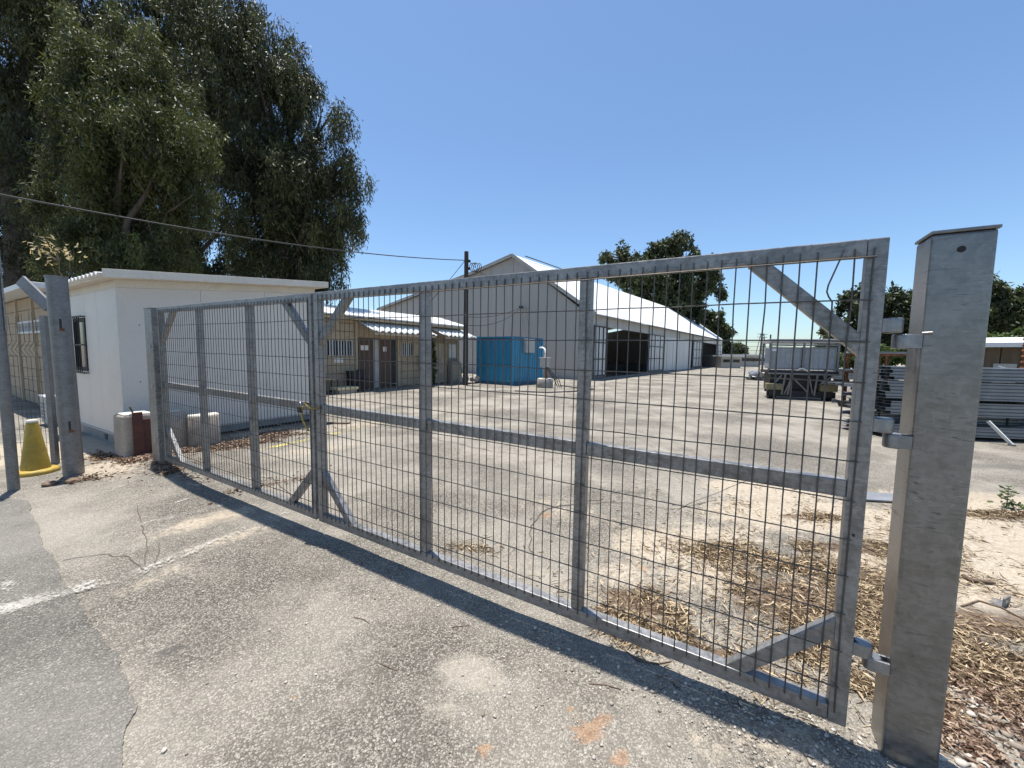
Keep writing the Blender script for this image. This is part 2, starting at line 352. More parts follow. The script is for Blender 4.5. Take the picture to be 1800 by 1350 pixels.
def sample_masks(X, Y):
    m = {k: np.zeros_like(X) for k in ('sand', 'soil', 'rustspot', 'dust', 'dark')}
    def B(k, px, py, rx, ry, rot=0, w=1): m[k][:] = np.maximum(m[k], w*blob(X, Y, gp(px, py), rx, ry, rot))
    # pale sand behind the gate and right of the post
    B('sand', 1420, 905, 1.25, .55); B('sand', 1350, 860, .9, .5); B('sand', 1700, 940, 1.3, .7); B('sand', 1760, 1010, .8, .45)
    B('sand', 1180, 960, .7, .5, 0, .8); B('sand', 1600, 1010, .8, .5); B('sand', 1250, 1020, .5, .35, 0, .7); B('sand', 1100, 1010, .5, .3, 0, .6)
    B('sand', 1700, 880, 1.6, .5, 0, .8)
    B('sand', 560, 790, 1.3, .6, .9, .55); B('sand', 640, 745, 2.2, .7, .9, .55); B('sand', 470, 760, 1.0, .6, .9, .7)
    B('sand', 30, 800, 2.0, 1.2, .6, 1.0); B('sand', 160, 780, .7, 1.2, .6, 1.0); B('sand', 190, 830, 1.0, .45, -.5, .7)
    B('sand', 360, 915, .7, .28, .9, .62); B('sand', 420, 940, .6, .2, .9, .55)
    B('sand', 1380, 1300, .4, .2, -.5, .55); B('sand', 1250, 1320, .3, .15, -.5, .5)
    # reddish soil with leaf litter
    B('soil', 1400, 1060, .62, .42, 0, .8); B('soil', 1300, 985, .4, .25, 0, .7); B('soil', 1120, 1060, .3, .14, -.5); B('soil', 1230, 1150, .5, .12, -.5, .9)
    B('soil', 1740, 1180, .35, .25, 0, 1); B('soil', 1790, 1260, .25, .2, 0, 1); B('soil', 1700, 1090, .5, .2, 0, .9)
    B('soil', 1440, 910, .5, .1); B('soil', 1500, 965, .5, .12); B('soil', 1760, 905, .9, .18, 0, .8)
    B('soil', 200, 805, .6, .28, -.4, .9); B('soil', 420, 780, 1.0, .5, .9, .85); B('soil', 330, 795, .5, .3, .9, .8)
    B('soil', 480, 850, .5, .16, .9, .6); B('soil', 830, 965, .16, .1, 0, .62); B('soil', 600, 895, .3, .12, -.5, .6)
    # orange stains
    for px, py, r in ((1030,1285,.10),(1060,1262,.06),(1005,1250,.05),(512,1222,.03),(1130,1000,.06),(960,905,.10),(850,1320,.05),(1090,1330,.06),(680,1115,.015)):
        B('rustspot', px, py, r, r*.8, 0, 1)
    B('dust', 830, 1180, .25, .16, -.4, .9); B('dust', 780, 1240, .18, .12, -.4, .7); B('dust', 960, 1010, .35, .2, -.5, .6); B('dust', 1190, 1010, .3, .2, 0, .7)
    B('sand', 1000, 900, 1.3, .6, -.5, .48); B('dust', 1100, 850, 1.6, .6, -.3, .6); B('sand', 1250, 940, .9, .5, 0, .62); B('dust', 900, 800, 2.4, 1.0, 0, .62); B('dust', 1300, 720, 5, 1.4, 0, .6); B('dust', 800, 720, 4, 1.2, .3, .6); B('sand', 1100, 690, 6, 1.5, 0, .42); B('dust', 700, 720, 2.0, .5, .9, .5); B('dust', 1020, 700, 4, .8, 0, .5)
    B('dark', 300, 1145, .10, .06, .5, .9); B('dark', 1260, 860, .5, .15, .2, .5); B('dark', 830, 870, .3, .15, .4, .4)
    B('dark', 1740, 820, 1.6, .28, 0, .8); B('dark', 1620, 800, 1.2, .25, 0, .6); B('dark', 1720, 735, 3, .5, 0, .4)  # tree shadow on the asphalt at right, painted into the mask
    rb_ = random.Random(11)
    for _ in range(70):
        a_ = rb_.uniform(0, 6.28); yy_ = 1.6*(24/1.6)**rb_.random(); xx_ = rb_.uniform(-1.1, 1.1)*yy_; sc_ = .10+.05*yy_
        kk = rb_.choice(('dark', 'dust', 'dust', 'sand')); m[kk][:] = np.maximum(m[kk], rb_.uniform(.25, .62)*blob(X, Y, (xx_, yy_), sc_*rb_.uniform(.5, 3.5), sc_*rb_.uniform(.3, .9), rb_.uniform(-.4, 1.2)))
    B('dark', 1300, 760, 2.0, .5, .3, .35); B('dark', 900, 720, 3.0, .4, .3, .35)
    far = np.clip((Y-30)/60, 0, 1); m['sand'] = np.maximum(m['sand'], far*.5)
    return m
xs = axis(-700, 700, -8.5, 6.5, .045); ys = axis(-30, 1500, .55, 9.0, .045)
X, Y = np.meshgrid(xs, ys); Z = ground_h(X, Y)
def grid_mesh(name, X, Y, Z):
    ny, nx = X.shape; me = bpy.data.meshes.new(name)
    co = np.stack([X, Y, Z], -1).reshape(-1, 3).astype(np.float32)
    idx = np.arange(nx*ny).reshape(ny, nx)
    q = np.stack([idx[:-1,:-1], idx[:-1,1:], idx[1:,1:], idx[1:,:-1]], -1).reshape(-1, 4)
    me.vertices.add(len(co)); me.vertices.foreach_set('co', co.ravel())
    me.loops.add(q.size); me.loops.foreach_set('vertex_index', q.ravel().astype(np.int32))
    me.polygons.add(len(q)); me.polygons.foreach_set('loop_start', np.arange(0, q.size, 4, dtype=np.int32))
    me.polygons.foreach_set('use_smooth', np.ones(len(q), bool)); me.update(calc_edges=True)
    return me
gme = grid_mesh('ground', X, Y, Z)
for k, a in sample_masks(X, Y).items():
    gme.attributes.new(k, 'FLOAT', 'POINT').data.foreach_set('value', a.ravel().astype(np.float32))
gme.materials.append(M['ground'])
ground = tag(link('ground', gme), kind='structure')
def gz(x, y): return float(ground_h(np.array([float(x)]), np.array([float(y)]))[0])
def sit(v, dz=0.0): return Vector((v[0], v[1], gz(v[0], v[1])+dz))

# grey road surface in the corner, its ragged edge lying over the yard asphalt
edge_px = [(-60,868),(45,882),(62,915),(74,955),(100,985),(108,1020),(128,1040),(150,1075),(165,1105),(198,1150),(205,1180),(240,1225),(236,1255),(214,1300),(212,1350),(180,1480),(140,1800)]
epts = []
for i in range(len(edge_px)-1):
    for k in range(8):
        f = k/8; p = gp(edge_px[i][0]*(1-f)+edge_px[i+1][0]*f, edge_px[i][1]*(1-f)+edge_px[i+1][1]*f)
        j = (fbm(np.array([p.x*7]), np.array([p.y*7]), 5, 4)[0]-.45)*.06
        epts.append(Vector((p.x+j, p.y+j*.6, 0)))
rm = MB(); cols = 26
rows = []
for p in epts:
    far = Vector((-14, p.y*0.55-1.0, 0)); row = []
    for k in range(cols+1):
        f = (k/cols)**1.8; q = p.lerp(far, f); row.append((q.x, q.y, gz(q.x, q.y)+.009))
    rows.append(row)
vsr = [q for r_ in rows for q in r_]; nr = cols+1
rm.add(vsr, [(i*nr+k, i*nr+k+1, (i+1)*nr+k+1, (i+1)*nr+k) for i in range(len(rows)-1) for k in range(cols)], True)
low = [(r_[0][0]+.004, r_[0][1], r_[0][2]-.03) for r_ in rows]; b0 = [r_[0] for r_ in rows]
rm.add(b0+low, [(i, i+1, len(rows)+i+1, len(rows)+i) for i in range(len(rows)-1)])
tag(rm.build('road', M['road']), kind='structure')

def strip(name, pts, widths, mat, dz, wear=None, parent=ground, kind='structure', n=14):
    P = [gp(*p) for p in pts]; dense = []; ww = []; we = []
    for i in range(len(P)-1):
        for k in range(n):
            f = k/n; dense.append(P[i].lerp(P[i+1], f)); ww.append(widths[i]*(1-f)+widths[i+1]*f)
            if wear: we.append(wear[i]*(1-f)+wear[i+1]*f)
    dense.append(P[-1]); ww.append(widths[-1])
    if wear: we.append(wear[-1])
    m = MB(); vs = []; L = len(dense); K = 4; wv = []
    for i, p in enumerate(dense):
        t_ = (dense[min(i+1, L-1)]-dense[max(i-1, 0)]).normalized(); s_ = Vector((-t_.y, t_.x, 0))
        for k in range(K+1):
            q = p + s_*(ww[i]*(k/K-.5)); vs.append((q.x, q.y, gz(q.x, q.y)+dz))
            if wear: wv.append(we[i] - (.12 if k in (0, K) else 0))
    m.add(vs, [(i*(K+1)+k, i*(K+1)+k+1, (i+1)*(K+1)+k+1, (i+1)*(K+1)+k) for i in range(L-1) for k in range(K)], True)
    o = m.build(name, mat, parent)
    if wear: o.data.attributes.new('wear', 'FLOAT', 'POINT').data.foreach_set('value', wv)
    return o
strip('painted_line', [(-40,1090),(120,1040),(240,1010),(345,965),(430,935),(520,895)], [.19,.19,.19,.18,.16,.14], M['paint_white'], .014, [.10,.10,.02,.04,.02,-.05])
strip('painted_line', [(-60,965),(20,1035),(60,1065)], [.12]*3, M['paint_white'], .015, [-.03,.02,.0])
strip('painted_line', [(235,925),(330,905),(420,880)], [.12]*3, M['paint_white'], .006, [.0,.03,-.02])
strip('painted_line', [(150,880),(205,862),(260,845)], [.09]*3, M['paint_white'], .006, [.0,.05,-.02])
strip('painted_line', [(300,888),(345,872)], [.07]*2, M['paint_white'], .006, [.04,.0])
strip('painted_line', [(440,795),(520,778),(590,762),(640,750)], [.16]*4, M['paint_yellow'], .006, [.02,.06,.06,-.03])
def wob(pts, s=.02, seed=1):
    r_ = random.Random(seed); out = []
    for i in range(len(pts)-1):
        for k in range(5):
            f = k/5; out.append((pts[i][0]*(1-f)+pts[i+1][0]*f+r_.uniform(-3,3), pts[i][1]*(1-f)+pts[i+1][1]*f+r_.uniform(-1.5,1.5)))
    return out + [pts[-1]]
for i, (pp, w) in enumerate(([[(240,890),(250,930),(258,955),(252,1000)], .008], [[(252,1000),(225,978),(180,975),(110,985)], .007], [[(252,1000),(275,985),(280,955)], .006],
        [[(935,925),(960,895),(1020,885),(1060,878)], .016], [[(935,925),(930,960),(938,975)], .010], [[(1010,885),(1100,885),(1190,895),(1260,880)], .008],
        [[(1190,895),(1300,850),(1330,838)], .007], [[(520,880),(480,840),(430,838)], .01], [[(700,760),(760,770),(850,790),(930,800)], .012],
        [[(860,740),(960,760),(1050,768),(1180,772)], .014], [[(1100,740),(1250,745),(1400,770)], .016])):
    q = wob(pp, seed=i); strip('crack', q, [w*random.uniform(.6, 1.2) for _ in q], M['crack'], .005, n=2)

# ------------------------------------------------------------------ leaf clouds
def leaf_mesh(name, pos, dirs, length, width, tint, mat, curl=0.25, simple=False):
    """one small bent leaf (two quads, or one for distant crowns) per position"""
    n = len(pos); d = dirs/np.linalg.norm(dirs, axis=1, keepdims=True)
    r = rng.normal(size=(n, 3)); s = np.cross(d, r); s /= np.linalg.norm(s, axis=1, keepdims=True)+1e-9
    nn = np.cross(d, s); L = length[:, None]; W = width[:, None]
    mid = pos + d*L*.5 + nn*L*curl*rng.uniform(-1, 1, (n, 1))*.5
    end = pos + d*L
    if simple:
        k = 4; V = np.stack([pos, mid + s*W*.5, end, mid - s*W*.5], 1); q0 = np.array([[0, 1, 2, 3]])
    else:
        k = 6; V = np.stack([pos - s*W*.18, pos + s*W*.18, mid + s*W*.5, mid - s*W*.5, end + s*W*.06, end - s*W*.06], 1); q0 = np.array([[0, 1, 2, 3, 3, 2, 4, 5]])
    V = V.reshape(-1, 3).astype(np.float32)
    q = ((np.arange(n)*k)[:, None] + q0).reshape(-1, 4)
    me = bpy.data.meshes.new(name)
    me.vertices.add(len(V)); me.vertices.foreach_set('co', V.ravel())
    me.loops.add(q.size); me.loops.foreach_set('vertex_index', q.ravel().astype(np.int32))
    me.polygons.add(len(q)); me.polygons.foreach_set('loop_start', np.arange(0, q.size, 4, dtype=np.int32))
    me.update(calc_edges=True)
    me.attributes.new('tint', 'FLOAT', 'POINT').data.foreach_set('value', np.repeat(tint, k).astype(np.float32))
    me.materials.append(mat); return me

def unit(k):
    u = rng.normal(size=(k, 3)); return u/np.linalg.norm(u, axis=1, keepdims=True)
def crown_points(blobs, n, clump_n, clump_r, droop, hollow=.35, sub=13, subr=.30):
    """leaf positions: each lobe carries sub-lobes, each sub-lobe hanging clumps of leaves, with gaps between"""
    SC, SR, ST = [], [], []
    for c, r in blobs:
        c, r = np.array(c), np.array(r); k = max(5, int(sub))
        u = unit(k); u[:, 2] = u[:, 2]*.9 + .12
        SC.append(c + u*r*(hollow + (1-hollow)*rng.uniform(.35, 1.0, (k, 1)))*.92); SR.append(np.repeat(r[None], k, 0)*subr*rng.uniform(.55, 1.35, (k, 1))*np.array([[1, 1, 1.5]])); ST.append(rng.uniform(0, 1, k))
        SC.append(c[None] + rng.normal(size=(2, 3))*r*.2); SR.append(np.repeat(r[None], 2, 0)*.42); ST.append(np.zeros(2)+.1)  # inner filler lobes tinted dark: crown shade put into leaf colour
    SC, SR, ST = np.concatenate(SC), np.concatenate(SR), np.concatenate(ST)
    w = (SR.prod(1))**.70; w /= w.sum(); nc = max(8, n//clump_n)
    wh = rng.choice(len(SC), nc, p=w)
    cc = SC[wh] + unit(nc)*SR[wh]*rng.uniform(0, 1, (nc, 1))**.45*rng.uniform(.7, 1.15, (nc, 1))
    ct = np.clip(ST[wh]*.65 + rng.uniform(0, .35, nc), 0, 1)
    off = rng.normal(size=(nc, clump_n, 3))*clump_r*.62
    strand = rng.uniform(0, 1, (nc, clump_n, 1))*rng.uniform(.3, 1.2, (nc, 1, 1))
    off[:, :, :2] *= (1 - .45*strand)
    off[:, :, 2:] = off[:, :, 2:]*.6 - strand*droop
    P = (cc[:, None, :] + off).reshape(-1, 3)
    D = rng.normal(size=P.shape)*.7; D[:, 2] -= .45 + 1.0*min(1, droop)
    T = np.clip(np.repeat(ct, clump_n) + rng.uniform(-.2, .25, len(P)), 0, 1)
    return P, D, T

def tree(name, label, base, trunk_r, blobs, n, leaf, mat, clump=30, clump_r=.28, droop=.6, fork=.35, group=None, limbs=True, hollow=.35, trunk2=None):
    t_ = thing(name, label, 'tree', base, 0, group)
    base = Vector(base); bl = [(Vector(b[0])-base, b[1]) for b in blobs]
    top = max(bl, key=lambda b: b[0].z)[0]
    cz = sum(b[0].z for b in bl)/len(bl); cx = sum(b[0].x for b in bl)/len(bl); cy = sum(b[0].y for b in bl)/len(bl)
    m = MB(); k = 7; H = max(cz, 1.5)*1.25; line = []
    for i in range(k+1):
        f = i/k; line.append(Vector((cx*f*f + .06*H*math.sin(f*5+base.x)*f*.5, cy*f*f, H*f)))
    m.tube([p - Vector((0,0,.15)) if i == 0 else p for i, p in enumerate(line)], [trunk_r*(1.25-.95*(i/k)) for i in range(k+1)], 10)
    m.build('trunk', M['bark'], t_)
    if limbs:
        r_ = random.Random(len(bl)+n)
        for i, (c, rr) in enumerate(bl):
            j = max(2, min(k-1, int(k*r_.uniform(fork, .85)*min(1, max(.3, c.z/H))))); a = line[j]
            e = c + Vector((0, 0, rr[2]*.2)); md = a.lerp(e, .5) + Vector((r_.uniform(-.3,.3), r_.uniform(-.3,.3), .12*(e-a).length))
            mm = MB(); mm.tube([a, a.lerp(md, .5)+Vector((0,0,.05)), md, md.lerp(e, .55), e], [trunk_r*q for q in (.42, .34, .26, .18, .07)], 6)
            for q in range(3):
                dv = Vector((r_.uniform(-1,1)*rr[0], r_.uniform(-1,1)*rr[1], r_.uniform(-.5,.9)*rr[2]))*.8
                mm.tube([md.lerp(e, .5), md.lerp(e, .7)+dv*.5, e+dv], [trunk_r*.14, trunk_r*.10, trunk_r*.03], 5)
            mm.build('limb', M['bark'], t_)
    P, D, T = crown_points([(tuple(b[0]), b[1]) for b in bl], n, clump, clump_r, droop, hollow)
    L = leaf[0]*rng.uniform(.6, 1.3, len(P)); W = leaf[1]*rng.uniform(.7, 1.3, len(P))
    link('crown', leaf_mesh('crown', P, D, L, W, T, M[mat], .25, True), t_)
    return t_
def pb(px, py, Y, rpx, sy=1.0, sz=1.0):
    p = at(px, py, Y); r = rpx/FPX*Y; return (tuple(p), (r, r*sy, r*sz))

# ================================================================== the gate
MESH_S, ROW_S = .0556, .155
def gate_leaf(label, x_right, x_left, stiles, zb0, zb1, zt0, zt1, hinge_side, wires_seed):
    """local x grows to the right; x_left < x_right; z runs linearly from right to left"""
    t_ = thing('gate_leaf', label, 'gate', gl(x_right, 0), GA, 'leaves of the double yard gate')
    W = x_right - x_left; S_, Dp = .06, .058
    def zb(u): return zb0 + (zb1-zb0)*(u/W)
    def zt(u): return zt0 + (zt1-zt0)*(u/W)
    def hx(u0, u1, f0, f1, y0=0.0, y1=Dp):
        a0, a1 = f0(u0), f1(u0); b0, b1 = f0(u1), f1(u1)
        return MB().hexa([(-u1, y0, b0), (-u0, y0, a0), (-u0, y1, a0), (-u1, y1, b0), (-u1, y0, b1), (-u0, y0, a1), (-u0, y1, a1), (-u1, y1, b1)])
    zm = lambda u: zb(u) + (zt(u)-zb(u))*.505
    hx(0, S_, zb, zt).build('stile', M['galv'], t_, .004)
    hx(W-S_, W, zb, zt).build('stile', M['galv'], t_, .004)
    hx(S_+.001, W-S_-.001, lambda u: zt(u)-.062, zt, .001).build('rail', M['galv'], t_, .004)
    hx(S_+.001, W-S_-.001, zb, lambda u: zb(u)+.07, .001).build('rail', M['galv'], t_, .004)
    edges = [S_] + [q for c in stiles for q in (c-.032, c+.032)] + [W-S_]
    for i in range(0, len(edges), 2):
        hx(edges[i]+.001, edges[i+1]-.001, lambda u: zm(u)-.035, lambda u: zm(u)+.035, .006, Dp-.002).build('rail', M['galv'], t_, .004)
    for c in stiles:
        hx(c-.031, c+.031, lambda u: zb(u)+.071, lambda u: zt(u)-.063, .004).build('stile', M['galv'], t_, .004)
    # corner braces
    q = .34
    def brace(u0, z0, u1, z1):
        MB().bar((-u0, .03, z0), (-u1, .03, z1), .048, .06, (0, 0, 1) if abs(u1-u0) > .1 else (1, 0, 0)).build('brace', M['galv'], t_, .003)
    lo = .10; d_ = .33; e_ = .034
    brace(S_-e_, zt(0)-.062-d_-e_, S_+d_+e_, zt(.3)-.062+e_*.6); brace(W-S_+e_, zt(W)-.062-d_-e_, W-S_-d_-e_, zt(W-.3)-.062+e_*.6)
    brace(S_-e_, zb(0)+.07+d_+e_, S_+d_+e_, zb(.3)+.07-e_*.8); brace(W-S_+e_, zb(W)+.07+d_+e_, W-S_-d_-e_, zb(W-.3)+.07-e_*.8)
    # welded wire mesh, every wire its own piece
    r_ = random.Random(wires_seed); H = (zt0-zb0)
    variants = []
    for k in range(6):
        pts = []; nseg = 9; a = r_.uniform(-.004, .004) if k else 0; ph = r_.uniform(0, 6)
        for i in range(nseg+1):
            f = i/nseg; pts.append((a*math.sin(f*math.pi*r_.choice((1, 2))+ph)*(1 if 0 < i < nseg else 0) + (r_.uniform(-.0015, .0015) if k else 0), 0, f*(H-.085)))
        variants.append(MB().tube(pts, .0029, 6).mesh('wire', M['wire']))
    u = .042; i = 0
    bent = MB(); bent.tube([(0,0,0),(0,0,1.45),(.001,0,1.60),(.0,0,1.665),(-.012,0,1.685),(-.019,0,1.705),(-.016,0,1.73),(.012,0,1.82),(.022,0,H-.085)], .0029, 6)
    bent_me = bent.mesh('bent_wire', M['wire'])
    while u < W-.03:
        me = r_.choice(variants)
        if hinge_side == 'right' and i == 2: me = bent_me
        link('wire', me, t_, (-u, -.0038, zb(u)+.05)); u += MESH_S; i += 1
    vw = [MB().tube([(-(W-.07)*f, r_.uniform(-.0006, .0006), (zt1-zt0)*f + r_.uniform(-.003, .003)) for f in np.linspace(0, 1, 16)], .0029, 6).mesh('wire', M['wire']) for _ in range(4)]
    z = zt0 - .072; k = 0
    while z > zb0+.03:
        link('wire', vw[k % 4], t_, (-.035, -.0105, z)); z -= ROW_S; k += 1
    return t_, zb, zt
leafR, zbR, ztR = gate_leaf('right leaf of galvanized wire mesh gate, hinged on the thick steel post', 0, -3.50, [1.165, 2.30], .10, .135, 2.045, 2.07, 'right', 3)
leafL, zbL, ztL = gate_leaf('left leaf of galvanized wire mesh gate, standing in front of white cabin', -3.535, -6.70, [1.03, 2.09], .135, .165, 2.07, 2.095, 'left', 5)
# hinge halves
def hinge(parent, x_plate, x_pin, y, z, side, h=.056, r=.029):
    m = MB(); m.lathe([(r-.004, 0), (r, .004), (r, h-.004), (r-.004, h)], (x_pin, y, z), 20)
    x0, x1 = sorted((x_plate, x_pin))
    m.box(x0, x1, y-r+.001, y-r+.012, z+.003, z+h-.003); m.box(x0, x1, y+r-.012, y+r-.001, z+.003, z+h-.003)
    return m.build('hinge', M['hinge'], parent, .0015)
for z in (1.695, 1.318, .412): hinge(leafR, 0.0, .036, .030, z, 1)
MB().tube([(-.03, -.001, .905), (-.03, -.006, .905)], .005, 10).build('bolt', M['dark_steel'], leafR)

# right post: thick folded box with cap, flange and hinge halves
rp = thing('gate_post', 'thick galvanized steel box post at the right end of the gate', 'post', gl(.20, .11), GA)
pz0, pz1 = -.25, 2.045
MB().box(-.080, .082, -.075, .075, pz0, pz1).build('shaft', M['galv_post'], rp, .010)
MB().box(-.084, .086, -.079, .079, pz1, pz1+.012).build('cap', M['galv_post'], rp, .003)
MB().tube([(-.004, -.0755, 1.985), (-.004, -.0775, 1.985)], .011, 16).build('hole', M['black'], rp)
for z in (1.636, 1.258, .352): hinge(rp, -.080, -.128, -.052, z, -1)
t_ = MB(); t_.tube([(-.080, -.07, 1.693), (-.055, -.077, 1.695)], .006, 8); t_.build('weld', M['galv_post'], rp)
# left post
lp = thing('gate_post', 'slim galvanized gate post standing at the left end of the gate', 'post', gl(-6.885, .04, .09), GA)
MB().box(-.105, .12, -.075, .055, -.3, 1.995).build('shaft', M['galv'], lp, .006)
MB().box(-.110, .125, -.080, .060, 1.995, 2.005).build('cap', M['galv'], lp, .002)
for z in (1.50, 1.00, .30): MB().box(.015, .055, -.082, -.0755, z, z+.055).build('plate', M['grey_box'], lp, .002)
# chain and lock at the meeting stiles
ch = thing('lock_chain', 'yellow sheathed chain with padlock looped round the meeting gate stiles', 'chain', gl(-3.52, -.02, 1.0), GA)
cp = []
for i in range(22):
    a = 2*math.pi*i/21; cp.append((-.01+.085*math.cos(a), .035+.075*math.sin(a), .135 + .02*math.sin(a*2)))
MB().tube(cp, .008, 8).build('chain_loop', M['chain_yellow'], ch)
MB().tube([(-.055, -.045, .13), (-.07, -.05, .08), (-.05, -.055, .02), (-.012, -.05, -.035), (.012, -.045, -.07)], .009, 8).build('chain_tail', M['chain_yellow'], ch)
MB().box(-.115, -.06, -.065, -.04, .075, .125).build('padlock', M['dark_steel'], ch, .006)
MB().tube([(-.105, -.052, .12), (-.105, -.052, .15), (-.09, -.052, .165), (-.072, -.052, .15), (-.072, -.052, .12)], .005, 8).build('shackle', M['steel_bright'], ch)

# ================================================================== posts, cone and fence at the left
p0 = gp(25, 862)
pole = thing('pole', 'tall round galvanized pole at the far left edge, left of the cone', 'pole', sit(p0), 0)
MB().tube([(0,0,-.2), (-.01,0,2.75)], .046, 20).build('shaft', M['galv_old'], pole)
MB().tube([(-.01,0,2.30), (-.01,0,2.32)], .052, 20).build('collar', M['galv_old'], pole)
MB().tube([(.045,.02,1.75), (.04,.02,2.78)], .008, 8).build('rod', M['galv'], pole)
p1 = gp(131, 838)
po = thing('post', 'thick round galvanized post with two rusty slots, leaning beside the cabin', 'post', sit(p1), 0)
tilt = Vector((-.06, .0, 1)).normalized()
q0, q1 = Vector((0,0,-.2)), Vector((-.055, .02, 2.38))
MB().tube([q0, q1], .092, 28).build('shaft', M['galv_old'], po)
MB().tube([q1, q1+Vector((0,0,.018))], .096, 28).build('cap', M['galv_old'], po)
for z in (1.84, .62):
    c_ = q0.lerp(q1, (z+.2)/2.58); vdir = Vector((-p1.x, -p1.y, 0)).normalized(); sd = Vector((-vdir.y, vdir.x, 0))
    f = c_ + vdir*.0915; s_ = MB().bar(f-Vector((0,0,.055)), f+Vector((0,0,.055)), .020, .008, vdir).build('slot', M['dark_steel'], po)
    MB().bar(f+vdir*.001-Vector((0,0,.070))-sd*.012, f+vdir*.001-Vector((0,0,.070))+sd*.030, .03, .008, vdir).build('rust_plate', M['rust'], po)
c0 = gp(64, 832)
co = thing('traffic_bollard', 'faded yellow plastic cone on a round flat base left of the posts', 'cone', sit(c0, .0), 0)
MB().lathe([(.19, 0), (.20, .015), (.195, .045), (.18, .055), (.13, .06)], n=36).build('base', M['yellow'], co)
MB().lathe([(.128, .058), (.125, .09), (.055, .62), (.05, .64)], n=32).build('body', M['yellow'], co)
MB().lathe([(.048, .641), (.05, .66), (.042, .675)], n=24).build('cap', M['pale_paint'], co)
# inner fence with bent mesh behind the cone
f0 = gp(98, 815); fp = thing('fence', 'bent welded mesh fence with slim grey post behind the yellow cone', 'fence', sit(f0), R(8))
MB().box(-.03, .03, -.03, .03, -.2, 2.0).build('fence_post', M['galv_old'], fp, .003)
for k in range(34):
    x = -.06 - k*.05
    MB().tube([(x,-.03,.08), (x,-.03,1.45), (x-.0,-.10,1.55), (x,-.03,1.65), (x+.02*(k%3-1),-.03,2.05-.012*k)], .0026, 5).build('wire', M['wire'], fp)
for z in (.1,.3,.5,.72,.95,1.2,1.45,1.65,1.85):
    MB().tube([(-.03,-.034,z), (-.9,-.05,z+.04*math.sin(z*9)), (-1.75,-.034,z+.05)], .0028, 5).build('wire', M['wire'], fp)
sl_ = thing('slanted_panel', 'grey slanted board leaning above the mesh fence at far left', 'board', (-10.2, 8.0, 0), 0)
MB().bar(at(36,492,8.0)-Vector((-10.2,8,0)), at(86,540,8.0)-Vector((-10.2,8,0)), .05, .22).build('sheet', M['base_grey'], sl_); MB().tube([(at(86,540,8.0).x+10.2,0,0), at(86,540,8.0)-Vector((-10.2,8,0))], .03, 6).build('prop', M['galv_old'], sl_)
# cabinet behind
ab = gp(80, 748, 0); a_ = thing('cabinet', 'pale grey air conditioner cabinet standing behind the mesh fence', 'cabinet', sit(ab), GA)
MB().box(-.30, .30, 0, .40, .05, .58).build('case', M['grey_box'], a_, .01); MB().box(-.32, .32, -.02, .42, .58, .61).build('lid', M['roof_white'], a_, .004)
for k in range(5): MB().box(-.24, .04, -.012, -.002, .14+k*.07, .17+k*.07).build('louvre', M['base_grey'], a_)
MB().box(-.28, .28, .03, .37, .0, .05).build('foot', M['concrete'], a_)

# beige block building behind the fence, far left
lb = thing('beige_building', 'beige panel building with barred window seen behind the fence at far left', 'building', (-11.0, 9.35, 0), GA)
for r_i in range(9):
    for cidx in range(4):
        x1 = -.05 - cidx*1.9; z0 = .02+r_i*.32
        if r_i in (6,) and cidx in (0, 1): continue
        MB().box(x1-1.87, x1, random.uniform(-.006, .006), .14, z0, z0+.305).build('panel', M['beige'], lb, .008)
MB().box(-7.7, 0.0, .03, .12, 0, 2.9).build('backing_wall', M['beige'], lb)
for cidx in range(5): MB().box(-.06-cidx*1.9, .04-cidx*1.9, -.05, .15, 0, 2.9).build('pillar', M['beige_trim'], lb, .006)
for cidx in range(2):
    wx = -.12-cidx*1.9; wf = MB().box(wx-1.7, wx, -.03, .029, 1.93, 1.99).box(wx-1.7, wx, -.03, .029, 2.22, 2.27).build('window', M['shed_white'], lb)
    MB().box(wx-1.7, wx, .005, .025, 1.99, 2.22).build('pane', M['glass'], wf)
    for b_ in range(9): MB().box(wx-.1-b_*.19, wx-.07-b_*.19, -.035, -.005, 1.99, 2.22).build('bar', M['shed_white'], wf)
MB().box(-7.9, .4, -.45, 3.5, 2.92, 3.04).build('roof', M['roof_white'], lb, .01)
MB().box(-7.7, 0, .15, 3.3, 0, 2.9).build('rear_mass', M['beige'], lb)

# ================================================================== white cabin
cb = thing('cabin', 'white prefabricated panel cabin with sloping corrugated roof behind the gate', 'cabin', gl(-8.68, .15), GA)
CW, CL = 2.42, 3.22
zt_ = lambda y: 2.50 + .108*y
def wallquad(m, x0, x1, y0, y1, z0):   # box whose top follows the roof slope
    m.hexa([(x0,y0,z0),(x1,y0,z0),(x1,y1,z0),(x0,y1,z0),(x0,y0,zt_(y0)),(x1,y0,zt_(y0)),(x1,y1,zt_(y1)),(x0,y1,zt_(y1))]); return m
zb_ = .20
yy = [0.0, 1.08, 2.15, CL]
for i in range(3):
    wallquad(MB(), -.05, 0, yy[i]+(.002 if i else 0), yy[i+1]-.002, zb_).build('wall_panel', M['sheet_white'], cb, .002)
    wallquad(MB(), -CW, -CW+.05, yy[i]+.002, yy[i+1]-.002, zb_).build('wall_panel', M['sheet_white'], cb, .002)
